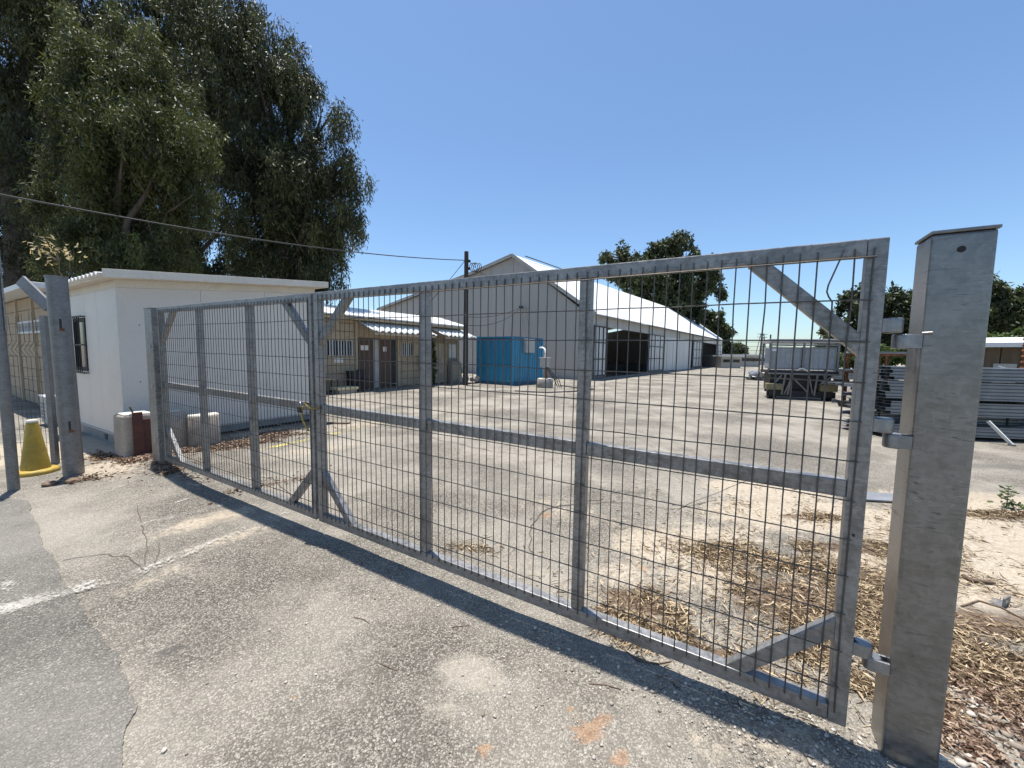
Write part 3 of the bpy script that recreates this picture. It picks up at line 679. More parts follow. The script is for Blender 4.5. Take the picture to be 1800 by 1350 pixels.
# short front wall with window opening
xx = [-.052, -.95, -1.50]
wallquad(MB(), -.95, -.052, .001, .05, zb_).build('wall_panel', M['sheet_white'], cb, .002)
wallquad(MB(), -1.58, -.954, .001, .05, zb_).build('wall_panel', M['sheet_white'], cb, .002)
MB().box(-2.30, -1.584, .001, .05, zb_, 1.17).build('wall_panel', M['sheet_white'], cb, .002)
wallquad(MB(), -2.30, -1.584, .001, .05, 2.10).build('wall_panel', M['sheet_white'], cb, .002)
wallquad(MB(), -CW+.052, -2.304, .001, .05, zb_).build('wall_panel', M['sheet_white'], cb, .002)
wallquad(MB(), -CW+.052, -.052, CL-.05, CL-.001, zb_).build('wall_panel', M['sheet_white'], cb, .002)
w_ = MB(); w_.box(-2.28, -1.60, -.01, .04, 1.18, 1.23); w_.box(-2.28, -1.60, -.01, .04, 2.04, 2.09); w_.box(-2.28, -2.23, -.01, .04, 1.23, 2.04); w_.box(-1.65, -1.60, -.01, .04, 1.23, 2.04)
wi = w_.build('window', M['dark_steel'], cb)
MB().box(-2.23, -1.65, .02, .03, 1.23, 2.04).build('pane', M['glass'], wi)
for k in range(6): MB().tube([(-2.20+k*.105, -.06, 1.13), (-2.20+k*.105, -.06, 2.13)], .008, 6).build('bar', M['dark_steel'], wi)
for z in (1.14, 1.63, 2.12): MB().box(-2.32, -1.56, -.066, -.052, z-.012, z+.012).build('bar', M['dark_steel'], wi)
MB().tube([(-1.58,-.06,2.12),(-1.58,.0,2.12)], .01, 6).build('bracket', M['dark_steel'], wi); MB().tube([(-1.58,-.06,1.14),(-1.58,.0,1.14)], .01, 6).build('bracket', M['dark_steel'], wi)
# chassis
bs = MB(); bs.box(-CW+.02, -.02, .015, .07, .0, .17); bs.box(-CW+.02, -.02, CL-.07, CL-.015, .0, .17); bs.box(-.07, -.015, .071, CL-.071, .05, .17); bs.box(-CW+.015, -CW+.07, .071, CL-.071, .05, .17)
bs.build('chassis', M['base_grey'], cb); MB().box(-1.02, -.88, .008, .014, .04, .13).build('socket', M['dark_steel'], cb)
MB().box(-CW-.01, .01, -.012, CL+.01, .171, .199).build('sill_strip', M['grey_box'], cb)
MB().box(-CW+.06, -.06, .06, CL-.06, .2, .24).build('floor', M['base_grey'], cb)
# roof: soffit, fascia, corrugated sheet
OVX, OVY0, OVY1 = .26, .19, .16
def rp_(x, y, dz): return (x, y, zt_(y)+dz)
def slab(x0, x1, y0, y1, d0, d1): return MB().hexa([rp_(x0,y0,d0),rp_(x1,y0,d0),rp_(x1,y1,d0),rp_(x0,y1,d0),rp_(x0,y0,d1),rp_(x1,y0,d1),rp_(x1,y1,d1),rp_(x0,y1,d1)])
slab(-CW-OVX, OVX-.02, -OVY0+.03, CL+OVY1-.02, .124, .155).build('soffit', M['cream'], cb)
slab(OVX-.018, OVX, -OVY0, CL+OVY1, .125, .245).build('fascia', M['cream'], cb, .003)
slab(-CW-OVX, -CW-OVX+.018, -OVY0, CL+OVY1, .12, .245).build('fascia', M['cream'], cb, .003)
slab(-CW-OVX+.02, OVX-.02, CL+OVY1-.018, CL+OVY1, .12, .235).build('fascia', M['cream'], cb, .003)
slab(-.052, -.003, 0, CL, .002, .122).build('frieze', M['cream'], cb); slab(-CW+.003, -CW+.052, 0, CL, .002, .122).build('frieze', M['cream'], cb)
slab(-CW+.053, -.053, .004, .05, .002, .122).build('frieze', M['cream'], cb); slab(-CW+.053, -.053, CL-.05, CL-.004, .002, .122).build('frieze', M['cream'], cb)
cr = MB(); nx = 120; vs = []
for j, y in enumerate((-OVY0-.05, CL+OVY1)):
    for top in (0, 1):
        for i in range(nx+1):
            x = -CW-OVX+.02 + (CW+2*OVX-.04)*i/nx; z = .178+.028*math.sin(i*2*math.pi/8) + (.006 if top else 0); vs.append(rp_(x, y, z))
n1 = nx+1
for i in range(nx):
    cr.f += [(i, i+1, 2*n1+i+1, 2*n1+i), (n1+i, n1+i+1, 3*n1+i+1, 3*n1+i), (i, i+1, n1+i+1, n1+i)]; cr.sm += [True, True, False]
cr.v = vs; cr.build('roof_sheet', M['roof_white'], cb)
for y, z in ((.25, 1.95), (.22, 1.05), (.9, 1.5)): MB().tube([(0,y,z),(.004,y,z)], .009, 8).build('rivet', M['dark_steel'], cb)

# ================================================================== concrete blocks by the cabin
def conc(name, label, p, build):
    t_ = thing(name, label, 'concrete block', sit(p), GA); build(t_); return t_
def blk(t_):
    MB().hexa([(-.20,-.14,-.05),(.22,-.14,-.05),(.22,.22,-.05),(-.20,.22,-.05),(-.21,-.13,.60),(.22,-.12,.62),(.22,.2,.62),(-.21,.2,.60)]).build('block', M['concrete'], t_, .025)
    MB().box(-.19, .21, -.11, .19, .612, .632).build('top_paint', M['pale_paint'], t_, .008)
    MB().box(.222, .25, .03, .23, -.05, .55).build('face_plate', M['redbrown'], t_, .006)
    MB().box(.251, .285, -.05, .06, -.05, .66).build('steel_flat', M['redbrown'], t_, .005)
    MB().tube([(.14, 0, .62), (.15, -.02, .68), (.19, -.05, .74)], .012, 6).build('rebar', M['dark_steel'], t_)
conc('concrete_block', 'pale flaking concrete block with dark red steel plate left of gate post', gp(233, 803), blk)
def dome(t_):
    MB().lathe([(.20, -.05), (.235, .02), (.235, .36), (.21, .47), (.16, .55), (.10, .575)], n=28).build('body', M['concrete'], t_)
    MB().lathe([(.10, .576), (.095, .59)], n=20).build('top_paint', M['pale_paint'], t_)
conc('concrete_stump', 'round topped concrete stump just behind the left gate post', gp(306, 785), dome)
def drum(t_):
    MB().lathe([(.205, -.05), (.215, .0), (.215, .49), (.205, .505)], n=36).build('body', M['concrete'], t_)
    MB().lathe([(.203, .506), (.195, .52)], n=36).build('top_paint', M['pale_paint'], t_)
    for k in range(12):
        a = k*math.pi/6; MB().tube([(.216*math.cos(a), .216*math.sin(a), .02), (.216*math.cos(a), .216*math.sin(a), .48)], .006, 5).build('rib', M['concrete'], t_)
conc('concrete_cylinder', 'upright ribbed concrete cylinder with white top beside the cabin', gp(360, 782), drum)
# dead sapling above the thick post
ds = gp(118, 800); tw = thing('dead_sapling', 'dead sapling with curled tan leaves rising above the round post', 'plant', (-6.15, 5.35, 0), 0)
bp = lambda px, py: tuple(at(px, py, 5.35) - Vector((-6.15, 5.35, 0)))
MB().tube([(0,0,-.05), (.02,0,1.2), bp(118, 500), bp(112, 488)], [.014, .012, .009, .007], 6).build('stem', M['twig'], tw)
stems = [[bp(116,494), bp(104,478), bp(104,455), bp(96,438)], [bp(116,494), bp(98,484), bp(92,468)], [bp(118,494), bp(123,478), bp(122,462), bp(130,445)], [bp(104,460), bp(85,448), bp(65,440)], [bp(104,462), bp(95,440), bp(92,425)]]
LPs = []; LD = []
for s_ in stems:
    MB().tube(s_, [.008, .006, .005, .003], 5).build('branch', M['twig'], tw) if len(s_) == 4 else MB().tube(s_, [.008, .005, .003], 5).build('branch', M['twig'], tw)
for cx, cy, k in ((92,432,13),(70,436,11),(108,440,9),(130,452,9),(88,455,10),(90,420,7),(60,432,6),(125,440,4)):
    for _ in range(k):
        LPs.append(bp(cx+random.gauss(0,7), cy+random.gauss(0,6))); LD.append((random.uniform(-1,1), random.uniform(-1,1), random.uniform(-1,.3)))
LPs = np.array(LPs) + rng.normal(size=(len(LPs),3))*np.array([0,.06,0]); n_ = len(LPs)
link('leaves', leaf_mesh('leaves', LPs, np.array(LD), rng.uniform(.05,.09,n_), rng.uniform(.014,.026,n_), rng.uniform(0,1,n_), M['leaf_dry'], 1.4), tw)
# ================================================================== beige building with canopies
BA = math.atan2(-.556, .832); B0 = Vector((-7.09, 14.55, 0))
b2 = thing('beige_building', 'low beige panel building with brown doors and white corrugated canopies', 'building', B0, BA)
# local y runs along the facade, x points out of the facade (towards the yard)
def yb(m, x0, x1, y0, y1, z0, z1): m.box(x0, x1, y0, y1, z0, z1); return m
segs = [(-3.4,-1.75), (-1.65, -.12), (-.02, 1.33)]; 
rowh = .33
def panels(y0, y1, skip=(), zmax=2.79):
    z = .04; r_i = 0
    while z < zmax-.1:
        if r_i not in skip: yb(MB(), -.12, random.uniform(-.008, .008), y0, y1, z, min(z+rowh-.018, zmax)).build('panel', M['beige'], b2, .008)
        z += rowh; r_i += 1
def window(y0, y1, z0, z1, nb):
    w_ = MB(); yb(w_, -.03, .03, y0, y1, z0-.04, z0); yb(w_, -.03, .03, y0, y1, z1, z1+.04); yb(w_, -.03, .03, y0, y0+.05, z0, z1); yb(w_, -.03, .03, y1-.05, y1, z0, z1)
    o = w_.build('window', M['beige_trim'], b2); yb(MB(), -.06, -.04, y0+.05, y1-.05, z0, z1).build('pane', M['glass'], o)
    for k in range(nb): 
        y = y0+.05+(y1-y0-.1)*(k+.5)/nb; yb(MB(), -.01, .025, y-.02, y+.02, z0, z1).build('bar', M['shed_white'], o)
yb(MB(), -.20, -.125, -3.5, 7.5, 0, 2.95).build('backing_wall', M['beige'], b2)
panels(-3.4, -1.75); panels(-1.65, -.12, (4, 5)); panels(-.02, 1.33, (4, 5)); window(-1.60, -.16, 1.40, 1.98, 9); window(.02, 1.30, 1.40, 1.98, 10)
for y in (-1.70, -.07, 1.38, 3.50, 5.35, 7.45): yb(MB(), -.14, .05, y-.045, y+.045, 0, 2.795).build('pillar', M['beige_trim'], b2, .006)
panels(3.56, 5.30, (4, 5)); window(3.60, 4.45, 1.40, 1.98, 6); yb(MB(), -.12, 0, 4.46, 5.30, 1.38, 2.0).build('panel', M['beige'], b2, .006)
yb(MB(), -.12, 0, 1.43, 3.45, 2.14, 2.79).build('panel', M['beige'], b2, .006)
for y0, y1, mt, nm in ((1.55, 2.22, 'brown_door', 'door'), (2.24, 2.50, 'grey_box', 'door_jamb'), (2.52, 3.12, 'brown_door', 'door'), (3.14, 3.42, 'dark_steel', 'door')):
    o = yb(MB(), -.10, -.05, y0, y1, .03, 2.1).build(nm, M[mt], b2, .004)
    if nm == 'door': MB().tube([(-.045, y1-.08, 1.0), (.01, y1-.08, 1.0), (.01, y1-.18, 1.0)], .012, 6).build('handle', M['steel_bright'], o)
yb(MB(), -.045, -.04, 1.62, 1.98, 1.62, 1.82).build('notice', M['paper'], b2); yb(MB(), -.045, -.04, 2.72, 2.90, 1.58, 1.78).build('notice', M['paper'], b2)
yb(MB(), .012, .02, .42, .78, 1.12, 1.30).build('notice', M['paper'], b2)
# right wing, plain door and board
panels(5.40, 7.40, (0,1,2,3,4,5,6)); yb(MB(), -.12, 0, 5.40, 5.75, .03, 2.4).build('panel', M['beige'], b2, .006); yb(MB(), -.12, 0, 6.62, 7.40, .03, 2.4).build('panel', M['beige'], b2, .006)
yb(MB(), -.08, -.03, 5.78, 6.48, .03, 2.05).build('door', plain('tan door', (.46,.37,.27), .7), b2, .004); yb(MB(), -.12, .02, 6.50, 6.60, .03, 2.4).build('pillar', M['beige_trim'], b2)
yb(MB(), .012, .05, 6.72, 7.32, 1.25, 2.05).build('notice_board', M['grey_box'], b2, .004); yb(MB(), .051, .056, 6.78, 7.26, 1.31, 1.99).build('notice', M['paper'], b2)
# roof with white fascia, two corrugated canopies
MB().hexa([(-1.4,-3.6,3.42),(.62,-3.6,2.90),(.62,7.62,2.90),(-1.4,7.62,3.42),(-1.4,-3.6,3.47),(.62,-3.6,2.95),(.62,7.62,2.95),(-1.4,7.62,3.47)]).build('roof', M['roof_white'], b2)
MB().hexa([(-4.5,-3.6,2.98),(-1.41,-3.6,3.42),(-1.41,7.62,3.42),(-4.5,7.62,2.98),(-4.5,-3.6,3.03),(-1.41,-3.6,3.47),(-1.41,7.62,3.47),(-4.5,7.62,3.03)]).build('roof', M['roof_white'], b2)
yb(MB(), -.12, .46, -3.55, 7.58, 2.80, 2.89).build('soffit', M['beige_trim'], b2)
yb(MB(), -4.4, -.21, -3.5, 7.5, 0, 2.95).build('rear_mass', M['beige'], b2)
def canopy(y0, y1, z0, z1, out):
    m = MB(); n_ = max(24, int((y1-y0)/.3)*8); vs = []
    for x, z in ((.0, z0), (out, z1)):
        for tp in (0, 1):
            for i in range(n_+1):
                vs.append((x, y0+(y1-y0)*i/n_, z+.035*math.sin(i*2*math.pi/8)+tp*.008))
    q = n_+1; m.v = vs
    for i in range(n_):
        m.f += [(i, i+1, 2*q+i+1, 2*q+i), (q+i, q+i+1, 3*q+i+1, 3*q+i), (2*q+i, 2*q+i+1, 3*q+i+1, 3*q+i)]; m.sm += [True, True, False]
    o = m.build('canopy', M['roof_white'], b2)
    k = int((y1-y0)/.9)+1
    for i in range(k+1):
        y = y0+.1+(y1-y0-.2)*i/k; MB().bar((0, y, z0-.07), (out-.05, y, z1-.07), .05, .05).build('bracket', M['beige_trim'], o)
    yb(MB(), out-.09, out-.04, y0+.02, y1-.02, z1-.13, z1-.05).build('bracket', M['beige_trim'], o)
canopy(1.42, 4.80, 2.80, 2.36, 1.15); canopy(5.35, 7.75, 2.78, 2.36, 1.15)
for i, (y, w, h_, lab) in enumerate(((1.05, .35, .8, 'dark bin beside the brown doors of the beige building'),)):
    o = thing('bin', lab, 'bin', B0 + Vector((.832*.35+.556*y, -.556*.35+.832*y, 0)), BA)
    MB().hexa([(-.16,-.2,0),(.16,-.2,0),(.16,.2,0),(-.16,.2,0),(-.2,-.24,.75),(.2,-.24,.75),(.2,.24,.75),(-.2,.24,.75)]).build('body', M['black'], o, .02)
    MB().box(-.22,.22,-.26,.26,.75,.80).build('lid', M['dark_steel'], o, .01)
def fl(y, x): return B0 + Vector((.832*x+.556*y, -.556*x+.832*y, 0))
ms = thing('mattress', 'yellowish foam slab on low crate in front of the beige building', 'mattress', fl(.35, .75), BA)
MB().box(-.28,.28,-.42,.42,.14,.24).build('foam', plain('yellow foam', (.56,.50,.30), .9), ms, .03); MB().box(-.24,.24,-.36,.36,0,.14).build('crate', M['concrete_dk'], ms, .01)
tb = thing('side_table', 'small brown table standing against the beige building wall', 'table', fl(-.1, .35), BA)
MB().box(-.25,.25,-.35,.35,.52,.56).build('table_top', M['beige_trim'], tb, .005)
for sx in (-.2,.2):
    for sy in (-.3,.3): MB().box(sx-.02,sx+.02,sy-.02,sy+.02,0,.52).build('leg', M['dark_steel'], tb)
cb2 = thing('chair', 'dark chair standing between the bin and the brown doors', 'chair', fl(1.30, .62), BA)
MB().box(-.2,.2,-.2,.2,.42,.46).build('seat', M['black'], cb2, .01); MB().box(-.2,-.16,-.2,.2,.46,.85).build('backrest', M['black'], cb2, .01)
for sx in (-.17,.17):
    for sy in (-.17,.17): MB().box(sx-.015,sx+.015,sy-.015,sy+.015,0,.42).build('leg', M['dark_steel'], cb2)
eb = thing('meter_cabinet', 'scuffed beige meter cabinet under the notice board', 'cabinet', fl(7.0, .2), BA)
MB().box(-.14,.14,-.35,.35,0,1.1).build('case', M['concrete_dk'], eb, .01); MB().box(.141,.15,-.30,-.02,.15,1.0).build('door', M['beige_trim'], eb); MB().box(.141,.15,.02,.30,.15,1.0).build('door', M['beige_trim'], eb)
MB().tube([(.1,.38,.9),(.15,.42,.6),(.1,.40,.25)], .02, 6).build('cable', M['cable'], eb)
# climber
cl = thing('climbing_shrub', 'dark green climbing shrub against the beige building between its two canopies', 'shrub', fl(5.35, .2), BA)
MB().tube([(0,0,0),(.05,.05,1),(0,-.05,2.1)], [.03,.025,.01], 6).build('stem', M['twig'], cl)
P, D, T = crown_points([((.05,0,.5),(.2,.3,.5)),((.05,.05,1.3),(.2,.32,.55)),((.0,-.05,2.0),(.18,.22,.45)),((.1,-.45,1.2),(.15,.3,.4))], 3500, 12, .07, .12, .1)
link('foliage', leaf_mesh('foliage', P, D, rng.uniform(.06,.12,len(P)), rng.uniform(.03,.05,len(P)), T, M['leaf_dark']), cl)
for i, (px, py, s_, lab) in enumerate(((812,672,.42,'pale broken rubble lump left of the utility pole'),(834,673,.40,'pale broken rubble lump between utility pole and blue container'))):
    p = gp(px, py); o = thing('rubble', lab, 'rubble', p, i)
    for k in range(9):
        bm = bmesh.new(); bmesh.ops.create_icosphere(bm, subdivisions=1, radius=.11+.07*random.random())
        for v in bm.verts: v.co *= random.uniform(.7, 1.25)
        me = bpy.data.meshes.new('stone'); bm.to_mesh(me); bm.free(); me.materials.append(M['stone'])
        link('stone', me, o, (random.uniform(-.25,.25), random.uniform(-.2,.2), .08+.1*(k//3)), (k, k*2, 0))

# ================================================================== big shed
SA = math.atan2(-.592, .806); S0 = Vector((4.74, 23.83, 0)); SL = 49.0
sh = thing('shed', 'large grey metal shed with white sheet roof and open doorways', 'shed', S0, SA)
prof = [(0, 0), (0, 4.02), (1.0, 4.62), (5.9, 8.22), (9.6, 7.42), (16.3, 6.23), (21.2, 5.45), (21.2, 0)]
def topz(w):
    for (a, za), (b, zb2) in zip(prof[1:-1], prof[2:-1]):
        if a <= w <= b: return za + (zb2-za)*(w-a)/(b-a)
    return prof[-2][1]
brk = sorted(set([i*.98 for i in range(22)] + [5.9, 21.2]))
for w0, w1 in zip(brk[:-1], brk[1:]):
    if w1-w0 < .05: continue
    g_ = .004
    MB().hexa([(-w1+g_,0,0),(-w0-g_,0,0),(-w0-g_,.06,0),(-w1+g_,.06,0),(-w1+g_,0,topz(w1)-.03),(-w0-g_,0,topz(w0)-.03),(-w0-g_,.06,topz(w0)-.03),(-w1+g_,.06,topz(w1)-.03)]).build('wall_sheet', M['shed_grey'], sh)
MB().prism([(-a, b) for a, b in prof], lambda a, b, t: (a, t, b), .07, .10).build('gable_frame', M['shed_trim'], sh)
MB().prism([(-a, b-.05 if b else 0) for a, b in prof], lambda a, b, t: (a, t, b), SL-.1, SL).build('rear_wall', M['shed_grey'], sh)
MB().box(-21.2, -21.1, .12, SL-.12, 0, 5.4).build('side_wall', M['shed_grey'], sh)
# roof sheets (hipped slightly at the far end like the photograph's roof line)
OV = .45; ny = 49
ridge = lambda y: 8.30 + .018*y
for i in range(ny):
    y0 = -.22 + (SL+.4)*i/ny; y1 = -.22 + (SL+.4)*(i+1)/ny - .003
    for (xa, za), (xb, zb2) in ((( OV, 3.98), (-5.9, 8.30)), ((-5.9, 8.30), (-9.6, 7.50)), ((-9.6, 7.50), (-21.4, 5.45))):
        def q(x, z, y): return (x, y, z + .012*y*(1 if z > 8.2 else .25 if z < 5 else .6))
        MB().hexa([q(xa,za,y0),q(xb,zb2,y0),q(xb,zb2,y1),q(xa,za,y1),*[(a,b,c+.05) for a,b,c in (q(xa,za,y0),q(xb,zb2,y0),q(xb,zb2,y1),q(xa,za,y1))]]).build('roof_sheet', M['roof_white'], sh)
MB().bar((OV+.0,-.24,3.98), (-5.9,-.24,8.30), .03, .22).build('verge_trim', M['shed_grey'], sh)
MB().bar((-5.9,-.24,8.28), (-9.6,-.24,7.47), .03, .22).build('verge_trim', M['shed_grey'], sh)
MB().bar((-9.6,-.24,7.47), (-21.4,-.24,5.42), .03, .22).build('verge_trim', M['shed_grey'], sh)
MB().bar((-5.6,1.0,8.42), (-5.6,9.0,8.5), .10, .04).build('ridge_vent', M['dark_steel'], sh)
def ly(px, py=620):                        # where a sight line meets the shed's long side
    r = ray(px, py); L_ = np.array([.592, .806]); A = np.array([[r[0], -L_[0]], [r[1], -L_[1]]])
    return float(np.linalg.solve(A, np.array([S0.x, S0.y]))[1])
HZ = 3.38
spans = [(1036,1064,'door'), (1064,1138,'open'), (1138,1166,'door'), (1166,1192,'sheet'), (1192,1215,'wall'), (1217,1232,'door'), (1232,1258,'open'), (1258,1268,'door')]
yy0 = ly(1036)
MB().box(-.06, 0, .12, max(.3, yy0), 0, HZ).build('side_wall', M['shed_white'], sh)
for a, b, kind in spans:
    y0, y1 = max(.3, ly(a))+.02, ly(b)-.02
    if kind == 'door':
        d_ = MB(); nn = max(3, int((y1-y0)/.45)); 
        for k in range(nn):
            d_.box(.06, .10 if k % 2 else .085, y0+(y1-y0)*k/nn, y0+(y1-y0)*(k+1)/nn-.012, .18, HZ-.02)
        o = d_.build('sliding_door', M['shed_white'], sh)
        for z in (.2, 1.25, 2.3, HZ-.08): MB().box(.105, .15, y0, y1, z, z+.07).build('frame_bar', M['dark_steel'], o)
        for f in (.0, .34, .67, .97): MB().box(.105, .145, y0+(y1-y0)*f, y0+(y1-y0)*f+.08, .2, HZ).build('frame_bar', M['dark_steel'], o)
    elif kind == 'sheet':
        for k in range(5): MB().box(-.06, .02+.03*(k%2), y0+(y1-y0)*k/5, y0+(y1-y0)*(k+1)/5-.03, .1, HZ).build('wall_sheet', M['shed_white'], sh)
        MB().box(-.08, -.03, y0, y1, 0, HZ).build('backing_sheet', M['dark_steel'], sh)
    elif kind == 'wall':
        MB().box(-.06, .0, y0, y1, 0, HZ+.3).build('side_wall', M['shed_white'], sh)
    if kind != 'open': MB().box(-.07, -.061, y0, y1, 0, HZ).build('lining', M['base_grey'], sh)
    MB().box(-.02, .045, y0, y1, HZ, 4.08).build('header_panel', M['shed_trim'], sh)
    MB().box(.046, .075, y1+.01, y1+.13, HZ-.1, 4.05).build('header_post', M['dark_steel'], sh)
MB().box(-.4, .35, .1, SL, .003, .02).build('door_track', M['concrete_dk'], sh)
MB().box(-21, -.45, .2, SL-.2, -.05, .012).build('floor', M['dark_steel'], sh)  # near-black floor: the dimness inside the doorway is put into its colour
MB().tube([(.10,.06,0),(.10,.06,3.9)], .05, 8).build('downpipe', M['shed_grey'], sh)
# lamp and stored things inside
lm = thing('ceiling_lamp', 'small lit lamp hanging inside the dark shed doorway', 'lamp', S0 + Vector((.592*12-.806*4, .806*12+.592*4, 0)), SA)
MB().lathe([(.03,3.3),(.12,3.35),(.13,3.45),(.05,3.55)], n=12).build('bulb', M['bulb'], lm); MB().tube([(0,0,3.55),(0,0,6.5)], .015, 5).build('cord', M['cable'], lm)
st = thing('storage_rack', 'tall rack with grey wrapped goods inside the large shed doorway', 'rack', S0 + Vector((.592*13-.806*7.5, .806*13+.592*7.5, 0)), SA)
for x in (-1, 1):
    for y in (-2.2, 2.2): MB().box(x-.05, x+.05, y-.05, y+.05, 0, 3.0).build('upright', M['dark_steel'], st)
for z in (.9, 1.9, 2.85): MB().box(-1, 1, -2.2, 2.2, z, z+.08).build('shelf', M['dark_steel'], st)
for z in (.05, .99, 1.99):
    for k in range(3): MB().box(-.9, .9, -2.1+k*1.42, -.80+k*1.42, z, z+.72).build('goods', M['wood_crate'] if (k+int(z)) % 2 else M['ibc'], st, .03)

# ================================================================== blue container
CA = math.atan2(-.59, .81)
bc = thing('shipping_container', 'small blue shipping container standing against the shed gable', 'container', gp(900, 678), CA)
W_, L_, H_ = 2.33, 2.85, 2.42
MB().box(-W_+.05, -.05, .1, L_-.05, .15, .2).build('floor', M['blue_dark'], bc)
def corr(x, ya, yb_, out):
    m = MB(); n_ = 12; pts = []; step = (yb_-ya)/n_
    for i in range(n_):
        y = ya+i*step; pts += [(0, y), (0, y+step*.35), (-.045, y+step*.5), (-.045, y+step*.85)]
    pts.append((0, yb_)); k = len(pts)
    vs = [(x+a*out, y, .16) for a, y in pts] + [(x+a*out, y, H_-.1) for a, y in pts]
    m.add(vs, [(i, i+1, k+i+1, k+i) for i in range(k-1)]); return m
corr(-.02, .1, L_-.1, 1).build('side_panel', M['blue'], bc); corr(-W_+.02, .1, L_-.1, -1).build('side_panel', M['blue'], bc)
MB().box(-W_+.05, -.05, L_-.08, L_-.04, .15, H_-.1).build('rear_panel', M['blue'], bc)
MB().box(-W_+.03, -.03, .06, L_-.03, H_-.06, H_-.02).build('roof', M['blue'], bc)
for x in (-W_, -.12):
    for y in (0, L_-.12): MB().box(x, x+.12, y, y+.12, 0, H_).build('corner_post', M['blue'], bc, .01)
for z in (.0, H_-.11):
    MB().box(-W_+.121, -.121, .01, .10, z+.01, z+.14 if z == 0 else z+.10).build('rail', M['blue'] if z else M['blue_dark'], bc, .005)
    MB().box(-.11, -.005, .121, L_-.121, z+.01, z+.14 if z == 0 else z+.10).build('rail', M['blue_dark'], bc, .005); MB().box(-W_+.005, -W_+.11, .121, L_-.121, z+.01, z+.12).build('rail', M['blue_dark'], bc, .005)
for x0, x1 in ((-W_+.125, -W_/2-.006), (-W_/2+.006, -.125)):
    dr = MB().box(x0, x1, .03, .07, .155, H_-.125).build('door', M['blue'], bc, .004)
    for f in (.3, .72):
        x = x0+(x1-x0)*f; MB().tube([(x,.012,.18),(x,.012,H_-.15)], .016, 8).build('lock_bar', M['blue'], dr)
        MB().box(x-.05, x+.16, -.008, .008, 1.00, 1.035).build('handle', M['blue_dark'], dr)
    for z in (.3, 1.2, 2.1): MB().box(x0-.02 if x0 < -W_/2-.3 else x1-.06, x0+.06 if x0 < -W_/2-.3 else x1+.02, .015, .029, z, z+.07).build('door_hinge', M['blue_dark'], dr)
bx = thing('switch_box', 'flat grey switch box fixed to the corrugated side of the blue container', 'box', bc.location, CA)
MB().box(.0, .16, .95, 1.75, 1.62, 2.32).build('case', M['grey_box'], bx, .01); MB().box(.161, .165, 1.0, 1.70, 1.67, 2.27).build('door', M['grey_box'], bx)
# pedestal
pe = thing('electric_pedestal', 'grey electric box on a steel leg set in a concrete ring', 'pedestal', gp(958, 681), CA)
MB().lathe([(.36, -.02), (.375, .02), (.375, .40), (.36, .415)], n=28).build('concrete_base', M['concrete_dk'], pe); MB().lathe([(.33, .416), (.32, .425)], n=28).build('base_top', M['pale_paint'], pe)
MB().tube([(.05, 0, .42), (.02, 0, .95)], [.07, .05], 8).build('leg', M['rust'], pe); MB().box(-.24, .16, -.12, .12, .95, 1.38).build('case', M['grey_box'], pe, .012); MB().box(-.28, .2, -.15, .15, 1.381, 1.41).build('lid', M['roof_white'], pe)
MB().tube([(.0, 0, 1.41), (-.02, .02, 1.62), (-.10, .06, 1.80), (-.25, .10, 1.87), (-.42, .15, 1.86)], .045, 10).build('conduit', M['roof_white'], pe)
for k in range(3): MB().tube([(.1+.05*k, -.1, .95), (.35+.1*k, -.15, .65), (.5+.12*k, 0, .4), (.62+.1*k, .1, .03)], .02, 6).build('cable', M['cable'], pe)
hs = MB(); hs.tube([gp(905,687,.02), gp(960,690,.02), gp(1010,688,.02), gp(1045,684,.02), gp(1010,681,.02), gp(985,678,.02)], .03, 6)
tag(hs.build('hose', M['cable']), 'dark hose lying looped on the asphalt before the pedestal', 'hose')
jb = thing('junction_box', 'small rusty pipe box on the corner of the grey shed', 'box', S0, SA)
MB().box(-.34, -.12, -.12, -.01, 1.0, 1.65).build('case', M['beige_trim'], jb, .01); MB().tube([(-.22,-.06,0),(-.22,-.06,1.0)], .05, 8).build('pipe', M['dark_steel'], jb); MB().tube([(-.22,-.06,1.65),(-.22,-.06,3.9)], .025, 8).build('conduit', M['grey_box'], jb)

# ================================================================== utility pole and cables
up = thing('utility_pole', 'dark wooden utility pole before the grey shed with cable coil', 'pole', gp(818, 677), 0)
ptop = 6.35
MB().tube([(0,0,-.3), (.02,0,ptop)], [.13, .10], 12).build('shaft', M['pole_wood'], up)
for k, z in enumerate((5.85, 5.5)): MB().lathe([(.03,z),(.07,z+.02),(.05,z+.07),(.07,z+.10),(.03,z+.13)], (.16,0,0), 10).build('insulator', M['dark_steel'], up)
coil = []
for i in range(30): a = i*.7; coil.append((.30+.17*math.cos(a)+.01*i, .02*math.sin(i), 5.62+.22*math.sin(a)))
MB().tube(coil, .018, 5).build('cable_coil', M['cable'], up)
MB().tube([(.02,-.12,.3),(.02,-.12,3.5)], .025, 6).build('conduit', M['galv_old'], up)
def cable(label, a, b, sag, r=.012, n=20):
    a, b = Vector(a), Vector(b); pts = []
    for i in range(n+1):
        f = i/n; p = a.lerp(b, f); p.z -= sag*4*f*(1-f); pts.append(p)
    return tag(MB().tube(pts, r, 5).build('overhead_cable', M['cable']), label, 'cable')
UP = up.location
cable('long overhead cable running from upper left to the utility pole', at(-120, 318, 8.2), UP+Vector((0,0,5.95)), .32, .02)
cable('short service cable dropping from pole top to the beige building', UP+Vector((0,0,6.0)), (-4.6, 18.6, 3.3), .1, .014)
cable('cable from utility pole to the grey shed roof', UP+Vector((.1,0,5.95)), S0+Vector((-.806*8, .592*8, 7.0)), .12, .012)
SB = S0 + Vector((-.806*5.15, .592*5.15, 0))
cable('upper slack cable from utility pole to bracket on the shed gable', UP+Vector((0,0,3.3)), SB+Vector((0,-.15,4.75)), .25, .016)
